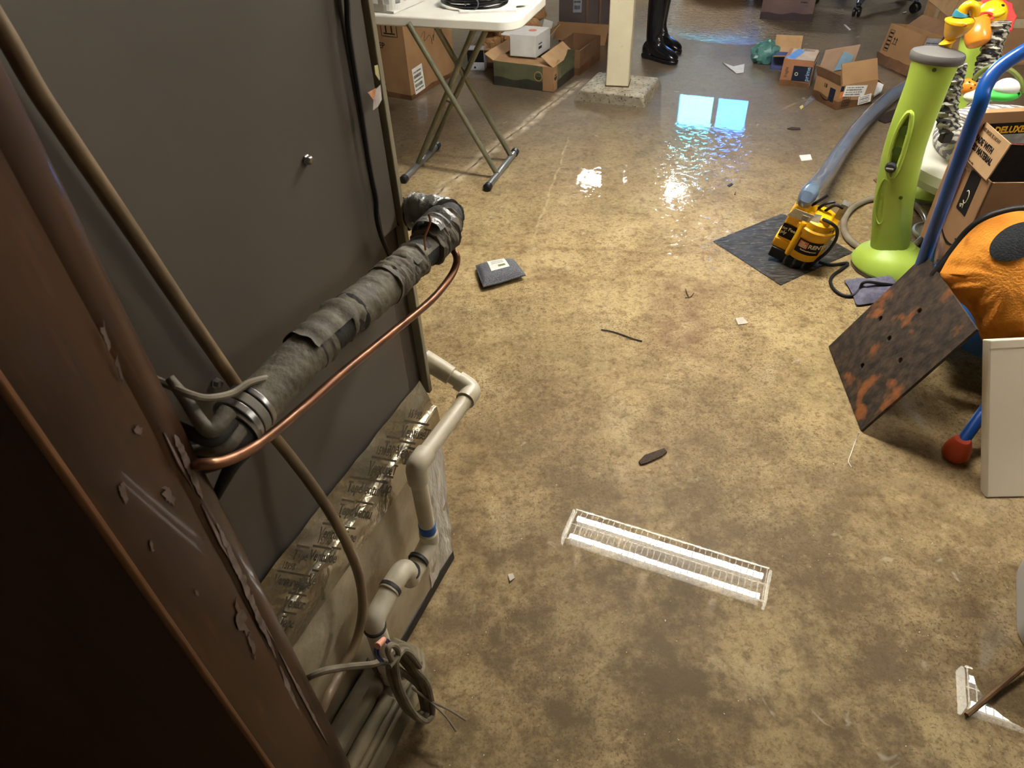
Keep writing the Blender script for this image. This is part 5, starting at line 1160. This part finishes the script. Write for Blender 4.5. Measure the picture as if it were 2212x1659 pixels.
# ------------------------------------------------------------------ blue framed mini trampoline and what is piled on it
TRC, TRR, TRZ = V((1.80, 1.77, 0)), .41, .235
tp_ = thing('mini_trampoline', 'blue children\'s trampoline with handle bar and orange feet behind the rusty plate', 'trampoline', TRC)
def rimp(a, r=TRR, z=TRZ): return TRC + V((math.cos(a) * r, math.sin(a) * r, z))
n = 64; mb = MB(); mb.tube([rimp(2 * math.pi * k / n) for k in range(n)], .014, 10, closed=True); mb.build('rim_tube', BLUET, tp_)
MESH = pm('grey_mesh', (176, 172, 172), (120, 118, 120), 300, .8, detail=0)
mb = MB(); mb.grid(lambda u, v: TRC + V(((u * .93) * TRR * math.cos(v * 2 * math.pi), (u * .93) * TRR * math.sin(v * 2 * math.pi), TRZ + .012)), 10, 64); mb.build('jump_mat', MESH, tp_)
SKIRT = pm('blue_satin_skirt', (52, 110, 176), (40, 92, 156), 6, .4)
TRIM = pm('printed_trim', (92, 170, 168), (228, 190, 120), 40, .6, c3=(40, 60, 70), s3=60, lo3=.55, hi3=.65)
DPAD = pm('dark_pad', (28, 34, 44), (22, 27, 36), 10, .5)
def skirt(u, v):
    a = 2 * math.pi * u; r = TRR + .012 + .03 * math.sin(v * math.pi * .6) + .014 * v * math.sin(a * 17 + 2 * mnoise.noise(V((a * 3, 0, 0)))); return TRC + V((math.cos(a) * r, math.sin(a) * r, TRZ + .004 - .105 * v - .012 * v * math.sin(a * 9)))
mb = MB(); mb.grid(skirt, 220, 10, .002); mb.build('skirt', SKIRT, tp_)
def band(r0, r1, z0, z1, mat, nm):
    mb = MB(); mb.grid(lambda u, v: TRC + V(((r0 + (r1 - r0) * v) * math.cos(2 * math.pi * u), (r0 + (r1 - r0) * v) * math.sin(2 * math.pi * u), z0 + (z1 - z0) * v)), 96, 2, .004); mb.build(nm, mat, tp_)
band(TRR - .075, TRR - .06, TRZ + .024, TRZ + .024, TRIM, 'printed_trim'); band(TRR - .06, TRR + .015, TRZ + .024, TRZ + .018, DPAD, 'edge_pad')
fo = fl(2060, 985); fo_t = vert(2112, 868, fo)
ORF = pm('orange_foot_cap', (196, 74, 40), (180, 64, 34), 10, .45)
a0 = math.atan2(fo.y - TRC.y, fo.x - TRC.x)
for k in range(3):
    a = a0 + 2 * math.pi * k / 3; b_ = TRC + V((math.cos(a), math.sin(a), 0)) * ((fo - TRC).length if k == 0 else TRR + .04)
    mb = MB(); mb.tube([b_ + EZ * .05, rimp(a)], .0165, 14); mb.build('leg', BLUET, tp_)
    mb = MB(); mb.lathe([(.030, 0), (.036, .012), (.034, .035), (.024, .062), (.019, .066), (0, .066)], Matrix.Translation(b_ + EZ * .001), 22); mb.build('foot_cap', ORF, tp_)
hb = fl(1975, 622, .25)
hpts = [hb - EZ * .02] + [vert(x, y, hb) for x, y in ((1990, 575), (2022, 485), (2060, 380), (2098, 275), (2118, 222))]
hpts += [vert(2132, 195, hb) + V((.005, .02, 0)), vert(2160, 166, hb) + V((.02, .05, 0)), vert(2212, 138, hb) + V((.05, .09, 0)), vert(2300, 110, hb) + V((.1, .16, 0))]
mb = MB(); mb.tube(spline(hpts), .0185, 18); mb.build('handle_bar', BLUET, tp_)
ra = math.atan2(hb.y - TRC.y, hb.x - TRC.x); mb = MB(); mb.tube([hb, rimp(ra)], .013, 10); mb.build('bar_bracket', BLUET, tp_)
# rusty plate leaning on the trampoline
D_, A_ = fl(1860, 930, .004), fl(1790, 748, .004)
def perp(px, py, O, d):                                    # point seen at the pixel with (point - O) at right angles to d
    r = ray(px, py); t = ((O - EYE).dot(d)) / r.dot(d); return EYE + r * t
d_ = (D_ - A_).normalized()
B_ = perp(1998, 549, A_, d_); C2 = B_ + (D_ - A_)
C3 = perp(2110, 711, D_, d_)
RUST = pm('rusted_steel', (72, 57, 44), (38, 32, 27), 34, .75, bump=.5, bscale=40, c3=(140, 84, 42), s3=11, lo3=.555, hi3=.66)
pn = (B_ - A_).cross(D_ - A_).normalized()
if pn.dot(EYE - A_) < 0: pn = -pn
mb = MB(); mb.slab([A_, D_, C3, B_], .009, off=pn); pl = mb.build('steel_plate', RUST, smooth=False)
cut = MB()
for x, y in ((1990, 674), (1903, 689), (1925, 733), (1949, 781), (1864, 791)):
    c = onp(x, y, pn, pn.dot(A_)); cut.tube([c + pn * .02, c - pn * .03], .0095, 16)
co_ = cut.build('cutter', RUST); bo = pl.modifiers.new('holes', 'BOOLEAN'); bo.object = co_; bo.operation = 'DIFFERENCE'; bo.solver = 'EXACT'
bpy.context.view_layer.update()
m2 = bpy.data.meshes.new_from_object(pl.evaluated_get(bpy.context.evaluated_depsgraph_get())); pl.modifiers.clear(); pl.data = m2; bpy.data.objects.remove(co_)
tag(pl, 'rusty square steel plate with five holes leaning on its lower edge', 'steel plate')
mb = MB(); rr = random.Random(2); FLK = pm('paint_flake', (206, 186, 150), (170, 130, 90), 60, .7)
for x, y, s in ((2030, 695, 9), (2013, 748, 9), (1990, 790, 8), (1884, 803, 8), (2016, 616, 8), (1962, 630, 10), (1975, 642, 8), (1966, 768, 12), (1930, 815, 9), (1925, 835, 8), (1946, 836, 7), (1998, 770, 9)):
    P = [onp(x + s * .6 * math.cos(a) * rr.uniform(.4, 1), y + s * math.sin(a) * rr.uniform(.4, 1), pn, pn.dot(A_) + .0006) for a in [2 * math.pi * k / 7 for k in range(7)]]; mb.slab(P, .0006, off=pn)
o = mb.build('paint_flakes', FLK, smooth=False); adopt(o, pl); o['kind'] = 'stuff'
# flat cream carton leaning on the trampoline
cw = fl(2132, 1075, .004); uo = (_up + EZ * .30).normalized(); cu_ = perp(2138, 735, cw, uo.cross(_right).normalized()) - cw
chh = cu_.length; rx = V((_right.x, _right.y, 0)).normalized()
CREAM = pm('cream_card', (228, 214, 192), (222, 208, 184), 5, .8, bump=.03, bscale=200)
cc_ = thing('cardboard_box', 'flat cream carton leaning on the trampoline at the right edge', 'cardboard box', cw)
nn = rx.cross(cu_).normalized(); nn = nn if nn.dot(EYE - cw) > 0 else -nn
top = cu_; Wd = .50
mb = MB(); mb.slab([cw, cw + rx * Wd, cw + rx * Wd + top + EZ * .012, cw + top], .03, off=nn); mb.build('box_body', CREAM, cc_, bevel=.003, smooth=False)
mb = MB(); mb.slab([cw + top * .95 + nn * .0006, cw + rx * Wd + top * .95 + EZ * .012 + nn * .0006, cw + rx * Wd + top * .942 + EZ * .012 + nn * .0006, cw + top * .942 + nn * .0006], .001, off=nn); mb.build('crease', pm('crease_line', (180, 164, 138), (172, 156, 130), 20, .8), cc_, smooth=False)
# tall shipping carton standing on the trampoline
zb = TRZ + .03
kb2 = fl(2056, 585, zb); K = vert(2134, 394, kb2); kh = K.z - zb
lu = fl(2095, 354, K.z) - K; lu.z = 0; ru = fl(2184, 322, K.z) - K; ru.z = 0
lu.normalize(); ru = V((-lu.y, lu.x, 0)) if V((-lu.y, lu.x, 0)).dot(ru) > 0 else V((lu.y, -lu.x, 0))
PMx = frame(kb2, ru, lu) if ru.cross(lu).z > 0 else frame(kb2, lu, ru)
t = thing('cardboard_box', 'tall brown shipping carton with an open printed flap behind the orange plush', 'cardboard box', kb2)
lw, rw, th = .20, .28, .006
mb = MB()
for a, b_ in ((V(), lu * lw), (lu * lw, lu * lw + ru * rw), (lu * lw + ru * rw, ru * rw), (ru * rw, V())):
    A, B = kb2 + a, kb2 + b_; inn = ((kb2 + lu * lw / 2 + ru * rw / 2) - (A + B) / 2).normalized(); mb.slab([A, B, B + EZ * kh, A + EZ * kh], th, off=-inn)
mb.slab([kb2 + EZ * th, kb2 + lu * lw + EZ * th, kb2 + lu * lw + ru * rw + EZ * th, kb2 + ru * rw + EZ * th], th, off=EZ); mb.build('box_body', CARD, t, smooth=False)
fo_ = (kb2 * 1 - (kb2 + ru)).normalized()                   # outward from the printed side
A, B = K + lu * .012, K + lu * (lw - .01)
Cc = vert(2127, 263, V((B.x, B.y, 0))) ; Dd = vert(2183, 311, V((A.x, A.y, 0)))
B = vert(2095, 354, V((B.x, B.y, 0))) if False else B
fl_n = (B - A).cross(Dd - A).normalized(); fl_n = fl_n if fl_n.dot(EYE - A) > 0 else -fl_n
Cc = B + (Dd - A)
mb = MB(); mb.slab([A, B, Cc, Dd], .004, off=fl_n); mb.build('printed_flap', CARDE, t, smooth=False)
fx = (A - B).normalized(); fy = (Dd - A).normalized()
FF = frame(Cc.lerp(B, .28) + fl_n * .0008, fx, fy); sl_ = (A - B).length / .19
text('MADE WITH\nLESS MATERIAL', .0255 * sl_, FF @ Matrix.Translation((.012, -.022, 0)), INK, t, bold=.0009, lines=1.0, sx=.86)
text('THIS BOX IS NOW', .015 * sl_, FF @ Matrix.Translation((.02, .012, 0)), pm('brown_ink', (92, 72, 50), (84, 64, 44), 20, .8), t, bold=.0002)
text('Scan to see why\nthis matters & other\nrecycling options', .0105 * sl_, FF @ Matrix.Translation((.012, -.078, 0)), MATS['brown_ink'], t, bold=.0002, lines=1.1)
sf = frame(kb2 + lu * lw + EZ * .0 + fo_ * .0008, -lu, EZ)
mb = MB(); mb.box((.115, kh - .072, .0004), (.062, .125, .0008), sf); mb.build('dark_label', INK, t, smooth=False)
smile(t, sf @ Matrix.Translation((.045, kh - .215, 0)), .12)
mb = MB(); mb.box((.022, kh - .26, .0004), (.03, .1, .0008), sf); mb.build('dark_label', INK, t, smooth=False)
mb = MB(); mb.tube([sf @ V((.115 + .011 * math.cos(a), kh - .085 + .02 * math.sin(a), .001)) for a in [math.pi * k / 8 for k in range(-6, 7)]], .0014, 5); mb.build('label_mark', CRM, t)
text('try', .02, sf @ Matrix.Translation((.10, kh - .125, .001)) @ Matrix.Rotation(.5, 4, 'Z'), CRM, t)
sr = frame(kb2 - lu * .0008, ru, EZ); arrows(t, sr @ Matrix.Translation((.12, kh - .14, 0)), .07, frame_=False)
mb = MB(); rr = random.Random(4)
mb.grid(lambda u, v: K + ru * (.10 + .15 * u) + EZ * (.002 + .03 * v * (1 + .6 * mnoise.noise(V((u * 6, v, 0))))) + lu * (.02 * v * math.sin(u * 9)), 14, 3, .003); mb.build('torn_edge', CARDE, t, smooth=False)
# printed light control carton behind it
qz = .285; qa = fl(1996, 517, qz); qt = vert(2078, 241, qa); qh = qt.z - qz
qd = fl(2230, 233, qt.z) - qt; qd.z = 0; qd.normalize(); qn = V((qd.y, -qd.x, 0))
lightbox = thing('cardboard_box', 'black printed carton with yellow lettering behind the blue handle bar', 'cardboard box', qa)
QF = frame(qa, qd, EZ); QW, QD = .50, .03
mb = MB(); mb.box((QW / 2, qh / 2, -QD / 2), (QW, qh, QD), QF); mb.build('box_body', CARD, lightbox, smooth=False, bevel=.002)
mb = MB(); mb.box((QW / 2 + .02, qh / 2 - .016, .0005), (QW - .04, qh - .034, .001), QF); mb.build('front_print', INK, lightbox, smooth=False)
mb = MB(); mb.prism([(.075, qh - .074), (.10, qh - .083), (.16, qh - .098), (.30, qh - .108), (.46, qh - .112), (.46, qh - .066), (.075, qh - .068)], .0016, QF); mb.build('silver_band', pm('silver_print', (172, 172, 168), (140, 140, 138), 40, .5), lightbox, smooth=False)
mb = MB(); mb.tube(spline([QF @ V(p) for p in ((.09, qh - .082, .0018), (.16, qh - .100, .0018), (.30, qh - .110, .0018), (.46, qh - .115, .0018))]), .0014, 5); mb.build('red_line', TY_R, lightbox)
mb = MB(); mb.box((.05, qh - .10, .0015), (.055, .05, .002), QF); mb.build('white_corner_print', WPAPER, lightbox, smooth=False)
text('DELUXE LIGHT CONTROL', .027, QF @ Matrix.Translation((.080, qh - .062, .0022)), pm('gold_print', (240, 190, 50), (232, 176, 40), 30, .6), lightbox, bold=.0011, sx=.92)
text('HEAVY DUTY', .014, QF @ Matrix.Translation((.185, qh - .090, .0022)), INK, lightbox)
# orange plush with a black oval, dark foam rope round it, white fin cushion
pc_ = fl(2182, 602, .405); vdir = (pc_ - EYE).normalized()
prx = (_right - vdir * _right.dot(vdir)).normalized(); pry = vdir.cross(prx) * -1
if pry.z < 0: pry = -pry
pry = (pry + vdir * 0.0).normalized(); PN = -vdir
def on_pl(x, y, c=0.0): return onp(x, y, PN, PN.dot(pc_) + c)
outl = [(2030, 590), (2050, 555), (2078, 518), (2112, 486), (2160, 464), (2212, 456), (2270, 470), (2318, 520), (2334, 590), (2326, 660), (2290, 722), (2230, 750), (2160, 742), (2123, 737), (2108, 698), (2088, 664), (2056, 640), (2038, 616)]
OP = [on_pl(x, y) for x, y in outl]; OP = spline(OP + [OP[0]], 5)[:-1]; NO = len(OP)
FELT = pm('orange_plush', (244, 160, 54), (232, 142, 40), 5, .9, bump=.35, bscale=160, c3=(198, 110, 26), s3=18, lo3=.55, hi3=.75)
FELTB = pm('black_plush', (40, 42, 46), (28, 30, 34), 160, .95, bump=.4, bscale=220)
plush = thing('plush_toy', 'big orange plush cushion with a black oval patch on the pile at right', 'plush toy', pc_)
def plp(t, r, s):
    i = t * NO; a = OP[int(i) % NO]; b_ = OP[(int(i) + 1) % NO]; e = a.lerp(b_, i - int(i)); c = pc_.lerp(e, r)
    h = .085 * max(0, 1 - r ** 2.4) ** .6
    cr = .010 * mnoise.noise(V((t * 26, r * 2.2, 0))) * r * r * 1.4 + .006 * mnoise.noise(c * 11)
    return c + PN * (s * h + cr)
mb = MB(); mb.grid(lambda u, v: plp(u, v, 1), 120, 20); mb.grid(lambda u, v: plp(u, v, -.8), 60, 10); mb.build('plush_body', FELT, plush)
def plsurf(x, y, up_):
    p = on_pl(x, y); d = p - pc_; best = None
    for k in range(NO):
        e = OP[k] - pc_; c = d.normalized().dot(e.normalized()) if d.length > 1e-6 else 1
        if best is None or c > best[0]: best = (c, k, e.length)
    r = min(1, d.length / best[2]); q = plp(best[1] / NO, r, 1); return p + PN * ((q - p).dot(PN) + up_)
mb = MB(); ca, sa = math.cos(math.radians(-27)), math.sin(math.radians(-27))
def oval(u, v):
    a = 2 * math.pi * u; x = 62 * v * math.cos(a); y = 36 * v * math.sin(a); return plsurf(2196 + x * ca - y * sa, 524 + x * sa + y * ca, .0035)
mb.grid(oval, 40, 8, .002); mb.build('black_oval', FELTB, plush)
FR = [onp(x, y, PN, PN.dot(pc_) - .02) for x, y in ((2016, 596), (2030, 580), (2060, 540), (2092, 500), (2130, 472), (2170, 458), (2214, 452), (2262, 462), (2310, 500))]
tag(MB().tube(spline(FR), .0125, 12).build('foam_rope', BLACK), 'dark foam rope curving round the top of the orange plush', 'foam rope')
fq = V((1.405, 1.925, 0)); fin = [vert(x, y, fq) for x, y in ((2002, 612), (2010, 570), (2020, 515), (2028, 487), (2036, 492), (2042, 530), (2045, 575), (2044, 630))]
fn_ = V((EYE.x - fq.x, EYE.y - fq.y, 0)).normalized(); fc = sum(fin, V()) / len(fin)
finT = thing('cushion', 'pointed white felt cushion with a teal edge beside the blue bar', 'cushion', V((fc.x, fc.y, min(p.z for p in fin))))
mb = MB(); mb.add([fc + fn_ * .022, fc - fn_ * .022] + fin, [(0, 2 + i, 2 + (i + 1) % 8) for i in range(8)] + [(1, 2 + (i + 1) % 8, 2 + i) for i in range(8)]); mb.build('cushion_body', pm('white_felt', (222, 200, 180), (206, 184, 164), 60, .9), finT, sub=2)
mb = MB(); mb.tube(spline([p + fn_ * .004 for p in fin[:4]]), .0075, 8); mb.build('teal_edge', pm('teal_felt', (66, 170, 190), (58, 158, 178), 60, .8), finT)
wc = fl(2004, 508, .0); wr = (fl(2004, 508) - fl(1960, 508)).length
tag(MB().lathe([(wr * .96, 0), (wr, .006), (wr, .016), (wr * .9, .020), (wr * .86, .014), (0, .014)], Matrix.Translation(wc + V((.02, 0, .001))), 48).build('bucket_lid', pm('pale_lid', (206, 208, 192), (196, 198, 182), 8, .4)), 'round pale plastic lid on the floor behind the front lime leg', 'lid')
# ------------------------------------------------------------------ shipping boxes floating at the back right
a0_, a1_, a2_ = fl(1682, 183), fl(1746, 190), fl(1771, 160)
w_ = (a1_ - a0_).length; dd = (a2_ - a1_).length * .82
TOPM = pm('printed_label_top', (196, 176, 158), (180, 158, 138), 20, .7)
t, Ma = carton('cardboard_box', 'small closed shipping box with a dark blue printed tape standing in the water', a0_, hang(a0_, a1_), w_, dd, .142, pm('shipping_card', (166, 116, 84), (148, 100, 70), 6, .8), closed=True, wet=.03)
mb = MB(); mb.box((w_ - .055, -.0008, .075), (.105, .0016, .085), Ma); mb.build('printed_tape', NAVY, t, smooth=False)
PALE = pm('pale_blue_print', (150, 190, 214), (140, 180, 206), 30, .6)
text('prime', .034, face(Ma, (w_ - .012, -.0018, .036), (0, 0, 1), (-1, 0, 0)), PALE, t, bold=.0005)
mb = MB(); mb.tube([face(Ma, (w_ - .085, -.002, .072), (1, 0, 0), (0, 0, 1)) @ V((.008 * math.cos(k * math.pi / 8), .008 * math.sin(k * math.pi / 8), 0)) for k in range(16)], .002, 5, closed=True); mb.build('ring_mark', CRM, t)
text('fragile', .024, face(Ma, (.035, -.001, .048), (0, 0, 1), (-1, 0, 0)), MATS['brown_ink'], t, bold=.0004)
sticker(t, face(Ma, (w_ + .0008, .015, .008), (0, 1, 0), (0, 0, 1)), dd * .8, .125, 8, seed=41)
mb = MB(); mb.box((w_ * .55, dd * .5, .1495), (w_ * .86, dd * .92, .001), Ma); mb.build('top_label', TOPM, t, smooth=False)
mb = MB(); mb.slab([Ma @ V(p) for p in ((.005, .02, .1508), (.06, .01, .1508), (.10, dd - .02, .1508), (.05, dd - .01, .1508))], .0008); mb.build('blue_tape', pm('blue_tape', (84, 140, 212), (110, 164, 226), 20, .4), t, smooth=False)
sticker(t, face(Ma, (w_ * .45, dd * .78, .1505), (1, 0, 0), (0, 1, 0)), w_ * .5, .05, 2, TOPM, seed=43, nm='barcode')
s_ = fl(1664, 150); t, Mz = carton('small_carton', 'low tan box with a blue stripe behind the small shipping box', s_, math.radians(-18), .17, .12, .075, pm('blue_stripe_card', (86, 98, 150), (76, 88, 138), 20, .7), flaps=((0, 160, .10, CARDE), (2, 120, .10, CARDE)), cat='carton')
text('x', .02, face(Mz, (.09, -.001, .03), (1, 0, 0), (0, 0, 1)), WPAPER, t)
mb = MB(); mb.ball((0, 0, 0), (.085, .06, .075), n=26, k=18); cb_ = fl(1650, 135) + EZ * .055
for p in mb.v:
    d = p.normalized(); p.xyz = p * (1 + .3 * mnoise.noise(d * 3) + .18 * abs(mnoise.noise(d * 7))) + cb_; p.z = max(p.z, .003)
tag(mb.build('plastic_bag', pm('teal_bag', (92, 142, 138), (70, 118, 116), 20, .35, bump=.3, bscale=50)), 'crumpled teal plastic bag at the left of the small shipping boxes', 'plastic bag')
# crumpled open shipping box
k0, k1, k2 = fl(1805, 238), fl(1882, 224), fl(1769, 204)
t, Mq = carton('cardboard_box', 'crumpled open shipping box with a torn white label lying in the water', k0, hang(k0, k1), (k1 - k0).length, (k2 - k0).length * .85, .135, CARD, flaps=((0, 62, .11, CARD), (3, 112, .06, CARD2), (2, 82, .13, pm('inner_card', (196, 164, 140), (184, 152, 128), 8, .8)), (1, 215, .07, CARD)), wet=.045)
kw = (k1 - k0).length
sticker(t, face(Mq, (.02, -.001, .072), (1, 0, -.12), (.12, 0, 1)), kw * .62, .058, 4, seed=51)
mb = MB(); mb.box((.008, -.0015, .115), (.02, .001, .028), Mq, 0); mb.box((.010, -.0015, .082), (.022, .001, .034), Mq, 1); mb.build('colour_print', [NAVY, pm('orange_block', (222, 130, 60), (214, 120, 54), 20, .6)], t, smooth=False)
mb = MB(); mb.box((-.0012, .06, .065), (.001, .045, .07), Mq); mb.build('dark_label', NAVY, t, smooth=False)
smile(t, face(Mq, (-.001, .15, .045), (0, -1, 0), (0, 0, 1)), .09)
text('18', .030, face(Mq, (-.001, .14, .088), (0, -1, 0), (0, 0, 1)), INK, t, bold=.0005)
mb = MB()
Fk = face(Mq, (.03, -.001, .012), (1, 0, 0), (0, 0, 1))
for i in range(5): mb.box((.03 * 0 + .012 * i, .03, .0004), (.002, .055, .001), Fk)
for i in range(4): mb.box((.024, .004 + .017 * i, .0004), (.05, .002, .001), Fk)
mb.build('printed_grid', INK, t, smooth=False)
sticker(t, face(Mq, (kw * .55, -.012, .012), (1, 0, .1), (-.1, .1, 1)), .085, .045, 4, seed=57, nm='torn_label')
mb = MB(); yk = (k2 - k0).length * .85; mb.slab([Mq @ V(p) for p in ((.10, yk - .012, .14), (.2, yk - .012, .14), (.2, yk - .026, .215), (.12, yk - .03, .245))], .001); mb.build('blue_print', MATS['pale_blue_print'] if 'pale_blue_print' in MATS else NAVY, t, smooth=False)
# tilted box with barcode panel behind
P = fl(1962, 164); m_ = Matrix.Translation(P + EZ * .045) @ Matrix.Rotation(math.radians(150), 4, 'Z') @ Matrix.Rotation(math.radians(-33), 4, 'Y')
m_ = Matrix.Translation(fl(1893, 128) + EZ * .003) @ Matrix.Rotation(math.radians(-16), 4, 'Z') @ Matrix.Rotation(math.radians(26), 4, 'Y')
P3d = [fl(1894, 127, .01), fl(1966, 158, .01)]
ux_ = (P3d[1] - P3d[0]); tw = ux_.length; ux_.normalize()
upv = (vert(1921, 76, P3d[0]) - P3d[0]); uy_ = (upv - ux_ * upv.dot(ux_)).normalized()
m_ = frame(P3d[0], ux_, ux_.cross(uy_) * -1)                 # box z along the face, y going back
zax = uy_; yax = zax.cross(ux_); m_ = Matrix((ux_, yax, zax)).transposed().to_4x4(); m_.translation = P3d[0] + EZ * .01
t, Mt = carton('cardboard_box', 'tilted shipping box with a printed bar panel between the crumpled box and lime leg', V(m_.translation), 0, tw, .13, .20, CARD, M=m_, flaps=((2, 140, .10, CARD2),))
Ft = face(Mt, (.02, -.001, .10), (1, 0, 0), (0, 0, 1)); mb = MB()
Ft = face(Mt, (.04, -.001, .06), (0, 0, 1), (-1, 0, 0))
for c, d in (((.05, -.018), (.12, .002)), ((.05, .018), (.12, .002)), ((-.01, 0), (.002, .038)), ((.11, 0), (.002, .038))): mb.box((c[0], c[1], .0005), (d[0], d[1], .001), Ft)
for k in range(5): mb.box((.005 + .022 * k, 0, .0005), (.009, .028, .001), Ft)
mb.build('printed_panel', INK, t, smooth=False)
arrows(t, face(Mt, (.09, -.001, .10), (1, 0, 0), (0, 0, 1)), .05, frame_=False)
sticker(t, face(Mt, (tw + .0008, .01, .01), (0, 1, 0), (0, 0, 1)), .11, .18, 8, pm('grey_wrap_label', (176, 176, 186), (150, 150, 162), 30, .6), seed=61)
mb = MB(); fa = fl(1890, 130, .02); fb_ = fl(1984, 172, .02)
mb.grid(lambda u, v: fa.lerp(fb_, u) + EZ * (.05 * (1 - v) + .006 * mnoise.noise(V((u * 7, v, 0)))) + V((-.01, -.05, 0)) * v, 18, 4, .004); tag(mb.build('torn_cardboard', CARDW, smooth=False), 'torn wet cardboard strip along the foot of the tilted box', 'cardboard scrap')
# big taped carton behind the jumper
bq = fl(2038, 166) + V((.05, .22, 0)); t, Mg = carton('cardboard_box', 'large open taped carton rising behind the lime legs and toys', bq, math.radians(-10), .90, .45, .27, CARD, flaps=((3, 80, .15, CARDE), (2, 100, .16, CARD2), (0, 110, .12, CARDE)))
TAPE = pm('clear_tape', (196, 178, 150), (184, 166, 138), 30, .15, coat=.8)
mb = MB(); mb.slab([Mg @ V(p) for p in ((-.002, .19, .02), (-.002, .25, .02), (-.002, .25, .27), (-.002, .19, .27))], .0008); mb.box((.30, -.001, .24), (.5, .001, .05), Mg); mb.build('clear_tape', TAPE, t, smooth=False)
scrap([(1897, 262), (1915, 245), (1950, 232), (1978, 236), (1965, 255), (1930, 262), (1912, 268)], 'dark wet flattened cardboard right of the blue hose', 'cardboard scrap', pm('dark_wet_card', (58, 46, 40), (42, 34, 30), 20, .6), 'flat_cardboard', .008)
FILM = pm('clear_film', (170, 176, 190), (150, 158, 176), 20, .12, alpha=.32, coat=.6)
scrap([(1731, 240), (1738, 226), (1768, 188), (1800, 150), (1806, 158), (1786, 192), (1762, 215)], 'clear plastic film trailing in the water below the crumpled box', 'plastic film', FILM, 'plastic_film', .006, curl=.02)
scrap([(1876, 198), (1892, 182), (1908, 186), (1902, 204), (1884, 214)], 'crumpled white paper right of the crumpled shipping box', 'paper scrap', WPAPER, 'paper_scrap', .012, curl=.03)
scrap([(1878, 174), (1886, 172), (1882, 190), (1874, 190)], 'narrow clear wrapper standing beside the crumpled shipping box', 'wrapper', pm('wrapper_print', (176, 182, 178), (120, 128, 120), 60, .4), 'plastic_wrapper', .02, curl=.02)
scrap([(1822, 54), (1826, 54), (1838, 65), (1834, 66)], 'small white sliver below the office chair caster', 'scrap', WPAPER, 'paper_sliver', .003)
scrap([(1950, 27), (1958, 25), (1957, 29), (1951, 30)], 'tiny white chip right of the office chair', 'scrap', WPAPER, 'paper_chip', .003)
